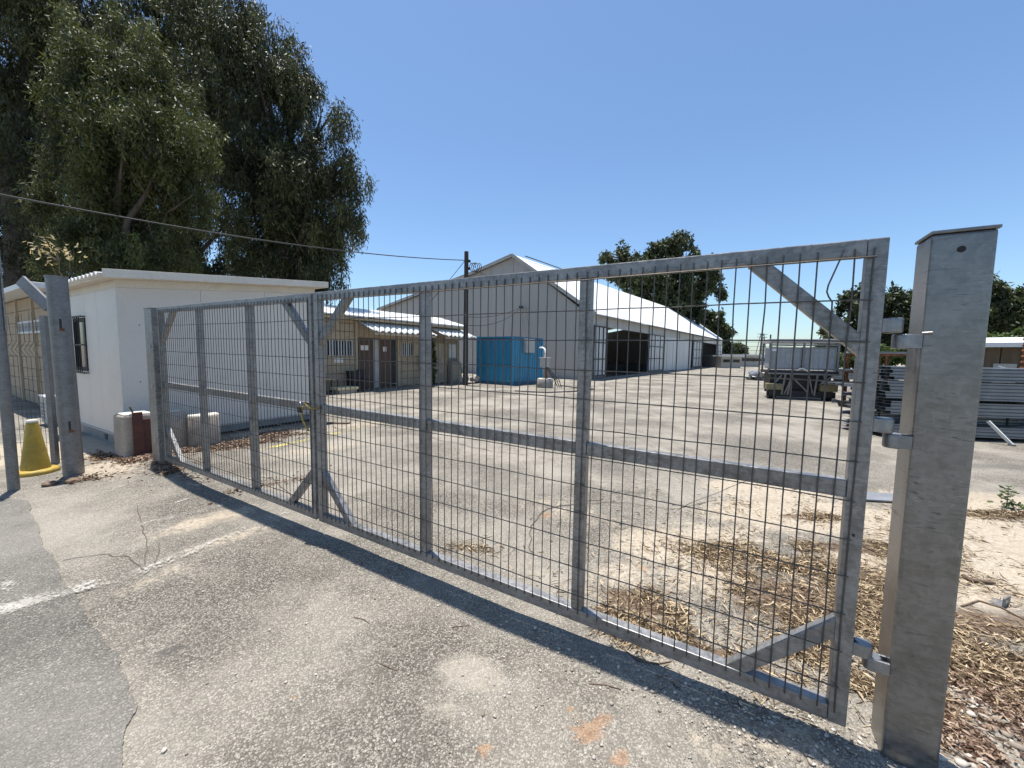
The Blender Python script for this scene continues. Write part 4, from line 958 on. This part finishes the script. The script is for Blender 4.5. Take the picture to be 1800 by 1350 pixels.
cable('lower slack cable from utility pole to bracket on the shed gable', UP+Vector((0,0,2.9)), SB+Vector((0,-.15,4.7)), .42, .016)
cable('cable dropping from gable bracket to the blue container roof', SB+Vector((.1,-.2,4.7)), bc.location+Vector((.45,.9,2.45)), .05, .022)
cable('second cable dropping from gable bracket to the container edge', SB+Vector((.3,-.2,4.65)), bc.location+Vector((.9,.95,2.45)), .05, .022)
tg = MB(); tg.box(-5.25,-5.05,-.2,-.01,4.65,4.8); tg = tg.build('cable_bracket', M['dark_steel'], None); tg.location = S0; tg.rotation_euler = (0,0,SA); tag(tg, 'small dark cable bracket on the grey shed gable', 'bracket')
# ================================================================== tank trailer
tc = (gp(1350,702)+gp(1480,706))*.5; TA = R(-20)
tr = thing('tank_trailer', 'low trailer carrying two caged water tanks under a flat top', 'trailer', tc+Vector((0,.2,0)), TA)
HW = 1.22; tr.scale = (.88, .88, .98)
for s_ in (-1, 1):
    cx = s_*.60
    tk = MB().box(cx-.56, cx+.56, .12, 1.15, 1.17, 2.0).build('tank', M['ibc'], tr, .05)
    for k in range(7): MB().box(cx-.575+k*.185, cx-.555+k*.185, .095, .115, 1.12, 2.02).build('cage_bar', M['grey_box'], tk)
    for k in range(5): MB().box(cx-.575, cx+.575, .085, .105, 1.15+k*.21, 1.17+k*.21).build('cage_bar', M['grey_box'], tk)
MB().box(-1.28, 1.28, -.05, 1.35, 2.17, 2.32).build('top_deck', M['shed_trim'], tr, .01)
for x in (-1.20, 0, 1.20):
    for y in (.02, 1.25): MB().box(x-.035, x+.035, y-.03, y+.03, .98 if x else 1.05, 2.2).build('post', M['galv_old'], tr)
MB().box(-1.24, 1.24, .0, .06, 2.06, 2.12).build('cross_bar', M['galv_old'], tr)
MB().box(-1.25, 1.25, -.04, 1.35, 1.0, 1.10).build('platform', M['dark_steel'], tr); MB().box(-1.27, 1.27, -.06, -.041, .96, 1.02).build('platform_edge', M['galv_old'], tr)
MB().box(-1.1, 1.1, .25, 1.25, .33, .99).build('hopper', M['dark_steel'], tr)
for x0, x1, z1 in ((-.72,-.62,.95),(-.50,-.40,.95),(.45,.52,.95),(.95,.75,.95)): MB().bar((x0,-.03,.18), (x1,-.03,z1), .06, .06, (0,1,0)).build('leg', M['galv_old'], tr)
for a, b in (((-.45,.95),(.22,.30)), ((.60,.60),(1.05,.95)), ((-.35,.95),(-.62,.18)), ((.22,.95),(.40,.25)), ((-1.0,.6),(-.75,.93))): MB().bar((a[0],-.02,a[1]), (b[0],-.02,b[1]), .045, .045, (0,1,0)).build('brace', M['galv_old'], tr)
MB().box(-1.30, -.72, -.16, .25, .36, .60).build('fender', M['fender'], tr, .02); MB().box(.62, 1.22, -.16, .25, .36, .62).build('fender', M['fender'], tr, .02)
for x in (-1.05, .95):
    w_ = MB(); w_.tube([(x-.13,.15,.27),(x+.13,.15,.27)], .27, 20); o = w_.build('wheel', M['black'], tr); MB().tube([(x-.14,.15,.27),(x+.14,.15,.27)], .13, 14).build('rim', M['grey_box'], o)
MB().box(-1.25, 1.2, -.02, .0, .1, .34).build('skirt', M['black'], tr)
MB().bar((-1.2,.6,.3), (1.2,.6,.3), .12, .12).build('axle', M['dark_steel'], tr)
MB().tube([(-.22,-.02,1.12),(-.12,-.06,1.20),(.05,-.05,1.19),(.16,-.02,1.10)], .03, 8).build('hose', M['pale_paint'], tr)
for s_, lb in ((-1,'white'),): MB().box(-1.22,-1.0,.0,.05,1.85,1.95).build('valve', M['roof_white'], tr)

# ================================================================== stacks of steel profiles at the right
SKA = math.atan2(-.155, 1); SK0 = gp(1556, 768)
prof_me = {}
def cprofile(L):
    if L not in prof_me:
        m = MB(); h, w, t2 = .066, .16, .004
        sec = [(0,0),(w,0),(w,t2),(t2,t2),(t2,h*.30),(.018,h*.5),(t2,h*.7),(t2,h-t2),(w,h-t2),(w,h),(0,h),(0,h*.72),(.014,h*.5),(0,h*.28)]
        m.prism([(a, b) for a, b in sec], lambda a, b, t: (t, a, b), 0, L); prof_me[L] = m.mesh('steel_profile', M['profile'])
    return prof_me[L]
def bundle(label, x0, y0, z0, L, rows, cols=3, jit=.05, dark=False):
    t_ = thing('steel_bundle', label, 'steel bundle', SK0 + Vector((x0, y0-.155*x0, z0)), SKA, 'bundles of galvanized profiles at right')
    for r_i in range(rows):
        for c_ in range(cols):
            link('steel_profile', cprofile(L), t_, (random.uniform(-jit, jit), c_*.17+random.uniform(-.004,.004), r_i*.0675))
    for f in (.12, .55, .9):
        MB().box(L*f, L*f+.03, -.012, -.003, -.01, rows*.0675+.01).build('strap', M['dark_steel'], t_)
    return t_
def bearer(label, x, z0, z1):
    o = MB().box(-.05,.05,-.1,.7,z0,z1).build('timber_bearer', M['dark_steel'], None, .004); o.location = SK0+Vector((x, -.155*x+.05, 0)); o.rotation_euler = (0,0,SKA); return tag(o, label, 'bearer')
tier = [(.06, 3, .05), (.45, 4, .30), (.80, 3, .62), (1.10, 4, 1.02)]
bundle('lowest bundle of galvanized steel profiles lying near the ground at right', -.1, 0, .07, 7.5, 3)
bundle('second bundle up of galvanized profiles in the right stack', .05, .05, .47, 7.0, 4)
bundle('third bundle up of galvanized profiles in the right stack, under the top one', .0, .02, .80, 7.2, 5)
bundle('topmost bundle of galvanized profiles in the right stack', .12, .1, 1.17, 7.0, 4)
# shorter, offset profiles whose ends show left of the post
bundle('low loose bundle of profiles sticking out left of the right stack', -.10, .5, .07, 3.0, 5, 3, .16)
bundle('upper loose bundle of profiles sticking out left of the right stack', -.02, .6, .48, 3.0, 8, 3, .12)
for i, x in enumerate((.9, 3.2, 5.6)):
    w = ('first', 'second', 'third')[i]
    bearer(f'{w} dark timber under the right steel stack counted from the left', x, .0, .06)
    bearer(f'{w} dark spacer below the second steel bundle counted from the left', x, .285, .46)
    bearer(f'{w} dark spacer below the third steel bundle counted from the left', x, .765, .79)
    bearer(f'{w} dark spacer below the top steel bundle counted from the left', x, 1.145, 1.165)
sd = thing('steel_strut', 'bright flat steel strut leaning against the right steel stack', 'strut', SK0+Vector((1.55,-.5,0)), SKA)
MB().bar((0,.1,.42), (.22,-.12,.02), .06, .02, (1,0,0)).build('flat', M['roof_white'], sd); MB().tube([(.22,-.12,.0),(.22,-.12,.03)], .05, 8).build('foot', M['galv_old'], sd)
# rack with bars behind the stack (seen between trailer and post)
rk = thing('pipe_rack', 'rusty steel frame with stacked bars behind the gate post', 'rack', at(1585, 700, 13.0)*1.0, 0); rk.location.z = 0
for x in (-.9, .55, 2.0):
    for y in (0, 1.2): MB().box(x-.04, x+.04, y-.04, y+.04, 0, 1.75).build('upright', M['rust'], rk)
for z in (.55, 1.05, 1.68):
    for y in (-.05, 1.25): MB().box(-1.0, 2.1, y-.03, y+.03, z, z+.08).build('beam', M['rust'], rk)
for k in range(10): MB().box(-1.6+.1*(k%3), 2.4, .1+.1*k, .16+.1*k, 1.14, 1.20).build('bar', M['profile'], rk)
for k in range(10): MB().box(-1.9+.1*(k%3), 2.4, .1+.1*k, .17+.1*k, .64, .72).build('bar', M['profile'], rk)
for k in range(6): MB().box(-1.2, 2.4, .1+.16*k, .2+.16*k, 1.77, 1.83).build('bar', M['roof_white'] if k % 2 else M['profile'], rk)
# low pile of sheets left of the gate stile
lpz = thing('sheet_stack', 'low stack of grey steel sheets on bearers right of the trailer', 'steel stack', gp(1500, 672), SKA)
for k in range(5): MB().box(-.9+.03*k, 2.6, 0+.02*k, 1.1, .18+k*.13, .29+k*.13).build('sheet_pack', M['profile'] if k % 2 else M['base_grey'], lpz, .005)
for x in (-.6, 1.0, 2.2): MB().box(x, x+.1, 0, 1.0, 0, .17).build('bearer', M['dark_steel'], lpz)
sk = thing('scrap_tray', 'dark scrap tray on the ground beside the trailer', 'tray', gp(1497, 715), .3)
MB().hexa([(-.3,-.2,0),(.3,-.2,0),(.3,.2,0),(-.3,.2,0),(-.36,-.26,.2),(.36,-.26,.14),(.36,.26,.14),(-.36,.26,.2)]).build('body', M['dark_steel'], sk, .01); MB().bar((-.4,-.3,.22),(.35,.2,.18), .04, .04).build('rod', M['galv_old'], sk)
# right building with white roof edge and rusty column
M['weathered'] = plain('weathered boards', (.13, .098, .068), .85, 0, .3, 3, .3, streak=True)
rb = thing('workshop', 'small weathered workshop with white roof edge at the right margin', 'building', (16.6, 13.4, 0), R(-18)); rb.scale = (1, 1, .74)
for k in range(8): MB().box(-.6+k*.8, .14+k*.8, 0, .06, .05, 2.75).build('board', M['weathered'], rb, .006)
MB().box(-.6, 6, .07, .2, 0, 2.75).build('backing_wall', M['beige_trim'], rb)
for x in (.7, 1.9, 3.4): MB().box(x, x+.1, -.06, -.002, 0, 2.75).build('stud', M['twig'], rb)
MB().box(2.0, 3.1, -.03, -.002, 1.6, 2.3).build('window', M['glass'], rb); MB().box(.0, .6, -.03, -.002, .3, 2.0).build('door', M['grey_box'], rb)
MB().hexa([(-1.2,-.7,2.72),(7,-.7,2.9),(7,3,3.3),(-1.2,3,3.1),(-1.2,-.7,2.92),(7,-.7,3.1),(7,3,3.5),(-1.2,3,3.3)]).build('roof', M['roof_white'], rb)
MB().bar((-1.1,-.6,2.75), (-.4,-.02,1.9), .07, .07).build('strut', M['roof_white'], rb); MB().bar((-.2,-.5,1.9), (1.3,-.4,1.1), .07, .07).build('strut', M['roof_white'], rb)
rc = thing('rusty_column', 'rusty ribbed iron column at the right edge of the view', 'column', at(1806, 640, 10.0), 0); rc.location.z = 0
MB().box(-.05,.05,-.05,.05,0,2.0).build('stem', M['dark_steel'], rc); MB().tube([(0,0,1.30),(0,0,2.75)], .10, 10).build('drum', M['rust'], rc)
for k in range(9): MB().tube([(0,0,1.36+.15*k),(0.02,0,1.42+.15*k)], .125, 10).build('rib', M['rust'], rc)

# ================================================================== far things
def far_house(label, px0, px1, py_top, Y, d, nwin, mat='far_wall', roof=True):
    a, b = at(px0, 640, Y), at(px1, 640, Y); ztop = at((px0+px1)/2, py_top, Y).z
    t_ = thing('far_building', label, 'building', ((a.x+b.x)/2, Y, 0), 0); w = (b.x-a.x)/2
    MB().box(-w, w, 0, d, 0, ztop).build('wall', M[mat], t_)
    if roof: MB().box(-w-.3, w+.3, -.4, d+.3, ztop, ztop+.18).build('roof', M['roof_white'], t_)
    for k in range(nwin):
        x = -w + 2*w*(k+.5)/nwin; f = MB().box(x-.55, x+.55, -.06, -.002, ztop*.45, ztop*.8).build('window', M['shed_trim'], t_); MB().box(x-.45, x+.45, -.08, -.061, ztop*.5, ztop*.76).build('pane', M['glass'], f)
    return t_
far_house('distant low concrete building with two dark windows beyond the shed', 1268, 1302, 627, 52, 6, 2)
far_house('distant pale shelter left of the trailer with a flat roof', 1303, 1334, 625, 60, 6, 3)
far_house('distant white roofed building just left of the trailer', 1335, 1352, 628, 75, 8, 2)
far_house('distant beige house far behind the gate stile', 1480, 1560, 628, 80, 8, 4)
py = thing('lattice_pylon', 'thin steel lattice pylon on the horizon left of the trailer', 'pylon', (at(1338, 620, 160).x, 160, 0), .3)
zt2 = at(1338, 586, 160).z
for sx in (-1,1):
    for sy in (-1,1): MB().tube([(sx*1.6,sy*1.6,0),(sx*.35,sy*.35,zt2)], .14, 4).build('leg', M['galv_old'], py)
for k in range(8):
    f = k/8; g_ = (k+1)/8; w0 = 1.6+(.35-1.6)*f; w1 = 1.6+(.35-1.6)*g_
    MB().tube([(-w0,-w0,zt2*f),(w1,-w1,zt2*g_)], .09, 4).build('lattice_bar', M['galv_old'], py); MB().tube([(w0,-w0,zt2*f),(-w1,-w1,zt2*g_)], .09, 4).build('lattice_bar', M['galv_old'], py)
for z in (.86, .97): MB().box(-2.6, 2.6, -.1, .1, zt2*z-.1, zt2*z+.1).build('cross_arm', M['galv_old'], py)
for i, (px, pt, Y) in enumerate(((1352, 588, 40), (1312, 608, 90))):
    p = at(px, 630, Y); o = thing('light_pole', ('thin dark pole just left of the trailer', 'thin far pole left of the lattice pylon')[i], 'pole', (p.x, Y, 0)); h_ = at(px, pt, Y).z
    MB().tube([(0,0,0),(0,0,h_)], .07, 6).build('shaft', M['dark_steel'], o); MB().box(-.3,.3,-.05,.05,h_*.8,h_*.8+.06).build('cross_arm', M['dark_steel'], o)
for i, z in enumerate((598, 606, 613)):
    cable(('top','middle','lowest')[i]+' faint power line crossing the sky beside the pylon', at(1285, z+2, 160), at(1480, z-6, 150), 1.0, .07)
sc = thing('scrap_heap', 'white and dark scrap heap lying left of the trailer', 'scrap heap', gp(1338, 668), .2)
for k in range(14):
    bm = bmesh.new(); bmesh.ops.create_cube(bm, size=1.0)
    for v in bm.verts: v.co = Vector((v.co.x*random.uniform(.3,.8), v.co.y*random.uniform(.2,.5), v.co.z*random.uniform(.08,.3)))
    me = bpy.data.meshes.new('scrap_piece'); bm.to_mesh(me); bm.free(); me.materials.append(M[('roof_white','dark_steel','profile','pale_paint')[k % 4]])
    link('scrap_piece', me, sc, (random.uniform(-.9,.9), random.uniform(-.5,.5), .12+.05*k*.6), (random.uniform(-.3,.3), random.uniform(-.3,.3), random.uniform(0,3)))

# ================================================================== trees
YA, YB, YC = 12.5, 17.5, 19.0
tree('eucalyptus_tree', 'tall drooping eucalyptus directly behind the cabin, right of the left group', (at(500, 620, YB).x, YB, 0), .42,
     [pb(*b) for b in ((395,30,YB,62),(455,80,YB,72),(520,130,YB,62),(420,150,YB+.6,80),(500,220,YB,86),(565,215,YB,52),(590,300,YB,50),(622,320,YB+.3,32),(430,270,YB,62),(520,330,YB,88),(590,390,YB,50),(470,400,YB-.3,70),(555,450,YB,62),(500,470,YB,52),(608,275,YB,16),(470,300,YB+.8,90),(540,390,YB+.6,80),(440,350,YB,70),(400,210,YB+.5,60),(445,455,YB,50),(530,480,YB+.5,60),(610,370,YB,36),(575,490,YB,36),(405,90,YB,50))],
     135000, (.21, .042), 'leaf_euc', 22, .17, .95, .3, 'tall trees behind the cabin', hollow=.3)
tree('broad_willow_leaved_tree', 'near light green weeping tree behind the cabin with sunlit drooping foliage', (at(190, 620, YA).x, YA, 0), .34,
     [pb(*b) for b in ((190,70,YA,78),(250,150,YA,82),(150,170,YA,70),(230,240,YA-.6,95),(310,230,YA,62),(170,290,YA,78),(290,310,YA,70),(230,340,YA,80),(345,260,YA+.3,32),(130,230,YA,45),(255,400,YA+.4,50),(330,350,YA+.5,50),(200,400,YA+.5,60),(120,330,YA+.5,60),(220,170,YA+.5,100),(190,440,YA-.5,55),(140,425,YA-.4,50),(250,455,YA-.4,45),(300,430,YA,45),(90,440,YA,45))],
     125000, (.16, .030), 'leaf_wil', 22, .13, .60, .3, 'tall trees behind the cabin', hollow=.3)
tree('eucalyptus_tree', 'huge dark eucalyptus filling the upper left corner of the view', (at(40, 620, YC).x, YC, 0), .55,
     [pb(*b) for b in ((-60,-60,YC,150),(60,10,YC,110),(20,120,YC,110),(90,-80,YC,120),(-80,150,YC,130),(80,180,YC+1,90),(30,260,YC,100),(90,320,YC,85),(-60,300,YC,110),(120,390,YC,70),(55,440,YC,60),(150,60,YC+1,85),(180,-60,YC+1,110),(-20,380,YC,40),(170,450,YC,50),(60,380,YC,60),(110,455,YC,70),(30,470,YC,50),(-40,440,YC,60),(150,250,YC+1,90),(0,200,YC+1,100),(110,90,YC,90))],
     135000, (.24, .048), 'leaf_euc', 22, .2, .9, .3, 'tall trees behind the cabin', hollow=.25)
tree('eucalyptus_tree', 'dark tree between the other two, showing through the gap above the cabin', (at(300, 620, 23).x, 23, 0), .45,
     [pb(*b) for b in ((300,20,23,70),(340,90,23,60),(280,-60,23,80),(330,-30,23,55),(250,430,23,70),(320,400,23,48),(190,420,23,80),(350,330,23,40),(250,330,23,70),(300,455,23,50),(370,180,23,45),(390,470,23,32),(430,478,23,26),(210,470,23,70),(140,440,23,60),(290,460,23,60),(340,480,23,40),(300,120,23,70),(380,80,23,60),(370,260,23,50),(400,400,23,40),(320,250,23,60))],
     100000, (.28, .055), 'leaf_euc', 22, .22, .9, .3, 'tall trees behind the cabin', hollow=.2)
YD = 62
tree('dense_tree', 'broad dense tree rising behind the shed roof with knobbly top', (at(1160, 620, YD).x, YD, 0), .6,
     [pb(*b) for b in ((1110,462,YD,32),(1062,450,YD,13),(1072,452,YD,10),(1140,455,YD,22),(1162,440,YD,24),(1190,432,YD,26),(1215,455,YD,22),(1240,470,YD,22),(1120,490,YD,38),(1170,490,YD,45),(1215,505,YD,40),(1245,490,YD,22),(1180,540,YD,40),(1140,530,YD,36),(1262,512,YD,15),(1100,450,YD,18),(1225,545,YD,26),(1090,480,YD,26))],
     52000, (.55, .24), 'leaf_dark', 20, .36, .45, .3, 'trees behind the shed', hollow=.2)
YE = 74
tree('dense_tree', 'smaller dark tree at the far end of the shed', (at(1255, 620, YE).x, YE, 0), .4,
     [pb(*b) for b in ((1245,568,YE,26),(1268,585,YE,20),(1275,610,YE,18),(1255,600,YE,25),(1235,555,YE,16),(1278,632,YE,12))], 12000, (.8, .32), 'leaf_dark', 18, .42, .4, .3, 'trees behind the shed', hollow=.2)
tree('dense_tree', 'tiny far tree on the horizon right of the shed', (at(1300, 620, 110).x, 110, 0), .3, [pb(*b) for b in ((1295,610,110,10),(1303,618,110,10),(1290,622,110,9))], 3000, (.9, .4), 'leaf_dark', 16, .5, .3, .3, 'trees behind the shed', hollow=.2)
YF = 38
tree('round_tree', 'round dark green tree behind the right hinges of the gate', (at(1545, 620, YF).x, YF, 0), .4,
     [pb(*b) for b in ((1500,530,YF,26),(1545,530,YF,36),(1580,525,YF,28),(1520,565,YF,38),(1570,565,YF,40),(1470,585,YF,22),(1600,560,YF,30),(1450,602,YF,12),(1540,600,YF,40),(1490,600,YF,26))], 26000, (.42, .2), 'leaf_dark', 20, .26, .25, .3, 'trees at the right', hollow=.2)
YG = 30
tree('pine_like_tree', 'layered dark tree at the right margin behind the thick post', (at(1760, 620, YG).x, YG, 0), .35,
     [pb(*b) for b in ((1745,510,YG,24),(1785,520,YG,20),(1770,550,YG,30),(1730,560,YG,34),(1800,560,YG,24),(1755,585,YG,32),(1700,545,YG,40),(1835,540,YG,40))], 22000, (.36, .15), 'leaf_dark', 20, .2, .2, .3, 'trees at the right', hollow=.2)
def hedge(label, spots, n):
    p = [pb(*s_) for s_ in spots]; b0 = (p[0][0][0], p[0][0][1], 0); o = thing('hedge', label, 'hedge', b0)
    bl = [((b[0][0]-b0[0], b[0][1]-b0[1], b[0][2]), (b[1][0], b[1][1], b[1][2])) for b in p]
    P, D, T = crown_points(bl, n, 18, .16, .1, .2)
    link('foliage', leaf_mesh('foliage', P, D, rng.uniform(.15,.3,len(P)), rng.uniform(.08,.14,len(P)), T, M['leaf_green']), o)
    MB().tube([(0,0,0),(0,0,p[0][0][2])], .05, 6).build('stem', M['bark'], o)
hedge('bright green grassy bank behind the thick post at right', [(1765,602,24,24,.6,.7),(1735,605,24,24,.6,.7),(1700,605,24,30,.6,.7),(1795,598,24,24,.6,.7)], 9000)
hedge('yellowish green hedge seen between trailer and gate stile', [(1495,630,26,16,.6,.8),(1470,632,26,16,.6,.8),(1540,625,26,22,.6,.8),(1580,622,26,24,.6,.8),(1515,632,26,18,.6,.8)], 8000)

# ================================================================== small things on the ground
def scatter_ground(n, spots, clump=False):
    if clump:
        Q = scatter_ground(n*3, spots); w_ = np.clip((fbm(Q[:,0]*3.2, Q[:,1]*3.2, 31, 4)-.44)*9, .04, 1)
        return Q[rng.choice(len(Q), n, replace=False, p=w_/w_.sum())]
    w = np.array([s_[4] for s_ in spots]); wh = rng.choice(len(spots), n, p=w/w.sum()); P = np.zeros((n, 3))
    for i, (px, py, rx, ry, _, rot) in enumerate(spots):
        k = wh == i; c = gp(px, py); u = rng.normal(size=(k.sum(), 2))*.62
        ca, sa = math.cos(rot), math.sin(rot); P[k, 0] = c.x + u[:,0]*rx*ca - u[:,1]*ry*sa; P[k, 1] = c.y + u[:,0]*rx*sa + u[:,1]*ry*ca
    P[:, 2] = ground_h(P[:,0], P[:,1]) + .004; return P
def litter(name, label, n, spots, l, w, mat, lift=.014):
    P = scatter_ground(n, spots, True); P[:,2] += rng.uniform(0, lift, n)
    a = rng.uniform(0, 2*np.pi, n); D = np.stack([np.cos(a), np.sin(a), rng.normal(size=n)*.16], 1)
    o = link(name, leaf_mesh(name, P, D, rng.uniform(*l, n), rng.uniform(*w, n), rng.uniform(0, 1, n)**1.55, M[mat], .5))
    return tag(o, label, 'leaf litter', kind='stuff')
litter('leaf_litter', 'dry tan eucalyptus leaves strewn over the ground behind the gate', 34000,
    [(1400,1050,.62,.42,9,0),(1300,985,.38,.2,1.8,0),(1440,1120,.4,.2,2.2,0),(1120,1060,.3,.10,.8,-.5),(1230,1145,.55,.14,2.6,-.5),(1440,910,.45,.07,.7,0),(1500,965,.45,.10,1,0),(1720,1130,.4,.22,2.2,0),(1600,1080,.4,.3,1.4,0),(1780,1190,.25,.2,1.2,0),(1770,905,.8,.12,.7,0),(1180,1000,.6,.35,.35,0),(1560,1200,.25,.2,.9,0),(830,965,.18,.10,.10,0),(1350,900,1.4,.7,.6,0),(1700,1000,.9,.5,.8,0),(1740,1150,.4,.3,1.6,0),(1650,930,1.5,.5,.5,0),(1200,1090,.6,.2,.5,-.5)], (.028,.085), (.004,.0095), 'litter')
litter('leaf_litter', 'brown broken leaf litter heaped by the cabin and concrete blocks', 11000,
    [(205,808,.55,.18,2.2,-.4),(420,780,.9,.32,3.0,.95),(330,795,.45,.22,1.2,.95),(460,765,.45,.2,.8,.95),(140,845,.25,.12,.5,0),(260,825,.5,.25,.8,-.4),(480,850,.45,.12,.4,.95),(320,840,.3,.1,.6,-.4)], (.022,.065), (.009,.022), 'mulch', .025)
litter('leaf_litter', 'red brown bark chips right of the thick gate post', 6500,
    [(1750,1200,.28,.2,2,0),(1790,1290,.16,.14,2,0),(1700,1300,.12,.12,1.2,0),(1720,1240,.15,.15,1.2,0)], (.012,.04), (.006,.014), 'mulch', .016)
# loose pebbles and clods: too many to count
def pebbles(name, label, n, spots, rlo, rhi, mats):
    bm0 = bmesh.new(); bmesh.ops.create_icosphere(bm0, subdivisions=1, radius=1); V0 = np.array([v.co[:] for v in bm0.verts]); F0 = np.array([[v.index for v in f.verts] for f in bm0.faces]); bm0.free()
    P = scatter_ground(n, spots); r = rlo*(rhi/rlo)**(rng.uniform(0,1,n)**2.2)
    k = len(V0); V = V0[None]*rng.uniform(.65,1.25,(n,k,1))*np.stack([r*rng.uniform(.8,1.4,n), r*rng.uniform(.7,1.1,n), r*rng.uniform(.4,.75,n)],1)[:,None,:]
    a = rng.uniform(0,6.28,n); ca, sa = np.cos(a)[:,None], np.sin(a)[:,None]
    V = np.stack([V[:,:,0]*ca-V[:,:,1]*sa, V[:,:,0]*sa+V[:,:,1]*ca, V[:,:,2]],-1) + P[:,None,:]
    F = (F0[None]+ (np.arange(n)*k)[:,None,None]).reshape(-1,3)
    me = bpy.data.meshes.new(name); me.vertices.add(n*k); me.vertices.foreach_set('co', V.reshape(-1).astype(np.float32))
    me.loops.add(F.size); me.loops.foreach_set('vertex_index', F.ravel().astype(np.int32)); me.polygons.add(len(F)); me.polygons.foreach_set('loop_start', np.arange(0,F.size,3,dtype=np.int32))
    me.update(calc_edges=True); me.attributes.new('tint','FLOAT','POINT').data.foreach_set('value', np.repeat(rng.uniform(0,1,n),k).astype(np.float32)); me.materials.append(M[mats])
    return tag(link(name, me), label, 'pebbles', kind='stuff')
M['pebble'] = leaf_mat('loose stones', (.20,.165,.13), (.60,.54,.46), .9, 0.0, .2)
pebbles('pebbles', 'loose grit and small stones scattered on the apron before the gate', 2200,
    [(1350,1290,.35,.2,4,-.5),(1200,1230,.6,.15,2.5,-.5),(1000,1250,.8,.5,1.5,0),(600,1150,1.5,.8,1.2,0),(1450,1300,.25,.14,3,-.5),(1720,1240,.2,.2,2.5,0),(1100,980,1.0,.6,1.2,0),(250,840,1.0,.35,2,-.5),(280,825,.4,.25,2,-.5),(1250,1010,.7,.5,1.0,0)], .0025, .012, 'pebble')
pebbles('pebbles', 'pale stones in the red soil right of the thick post', 420, [(1740,1230,.22,.15,2,0),(1790,1250,.2,.18,2,0),(1690,1320,.12,.1,1,0)], .008, .026, 'pebble')
# twigs
def twig(label, pts, r):
    P = [sit(gp(*p), r*.9) for p in pts]
    return tag(MB().tube(P, [r*1.0]*(len(P)-1)+[r*.5], 6).build('twig', M['twig'], None), label, 'twig')
twig('thick dark stick lying on pale sand right of the post', [(1693,1016),(1706,1024),(1722,1026),(1748,1028)], .016)
twig('thin curved twig crossing the gate shadow near its middle', [(1090,1140),(1120,1165),(1155,1172),(1180,1168)], .004)
twig('small bent twig on the asphalt left of the gate shadow', [(622,1084),(640,1088),(648,1095)], .003)
twig('thin twig lying on the apron below the gate middle', [(668,1165),(685,1172),(698,1177)], .003)
twig('twig lying under the gate beside the orange stain', [(1035,1203),(1065,1206),(1092,1214)], .003)
twig('short twig on the road line at left', [(795,1102),(825,1098)], .003)
twig('long thin twig right of the post on the sand', [(1690,1068),(1720,1058),(1760,1070),(1800,1090)], .006)
twig('twig in the litter beside the lower hinge', [(1290,1135),(1320,1150),(1350,1178),(1340,1196)], .004)
bk = thing('steel_bracket', 'small bent steel angle bracket lying on the sand at right', 'bracket', sit(gp(1768, 1066), .0), .4)
MB().box(-.05,.05,-.004,.004,0,.06).build('upright_plate', M['galv_old'], bk, .001); MB().box(-.05,.05,.005,.06,0,.006).build('foot_plate', M['galv_old'], bk); MB().tube([(-.02,-.0045,.035),(-.02,-.006,.035)], .012, 12).build('hole', M['pale_paint'], bk)
pl = thing('steel_plate', 'thin flat grey board lying on the sand behind the gate stile', 'board', sit(gp(1545, 878), .012), -.2)
MB().hexa([(-.35,-.14,0),(.34,-.10,0),(.28,.13,0),(-.30,.14,0),(-.35,-.14,.014),(.34,-.10,.02),(.28,.13,.03),(-.30,.14,.014)]).build('sheet', M['base_grey'], pl)
brd = thing('board', 'narrow dark board lying on the ground right of the cabin', 'board', sit(gp(586, 745), .0), .05)
MB().box(-.35,.35,-.05,.05,.0,.03).build('plank', M['twig'], brd, .004)
# seedling at the right
sp_ = thing('seedling', 'small green seedling growing from the sand at the right edge', 'plant', sit(gp(1768, 893)), 0)
MB().tube([(0,0,0),(.01,0,.12),(.0,0,.24)], [.005,.004,.002], 5).build('stem', M['twig'], sp_)
P = []; D = []
for k in range(46):
    z = .05+.2*random.random(); a = random.uniform(0,6.28); P.append((random.gauss(0,.03), random.gauss(0,.03), z)); D.append((math.cos(a), math.sin(a), .2))
for k in range(60):
    a = random.uniform(0,6.28); P.append((.05+random.gauss(0,.09), random.gauss(0,.05), .01+.05*random.random())); D.append((math.cos(a), math.sin(a), .3))
n_ = len(P); link('leaves', leaf_mesh('leaves', np.array(P), np.array(D), rng.uniform(.03,.06,n_), rng.uniform(.018,.03,n_), rng.uniform(0,1,n_), M['leaf_green']), sp_)
# lump of dark turf by the thick round post
for i, (px, py, s_, lab) in enumerate(((128,851,.07,'brown dirt clod at the foot of the leaning round post'),(88,855,.06,'dark clod of soil between the two round posts'))):
    bm = bmesh.new(); bmesh.ops.create_icosphere(bm, subdivisions=3, radius=s_)
    for v in bm.verts: v.co *= .8+.5*float(fbm(np.array([v.co.x*25+9.]), np.array([v.co.y*25+v.co.z*19+9.]), i)[0]); v.co.z *= .5
    me = bpy.data.meshes.new('clod'); bm.to_mesh(me); bm.free(); me.materials.append(M['twig']); tag(link('soil_clod', me, None, sit(gp(px, py), .015)), lab, 'clod')
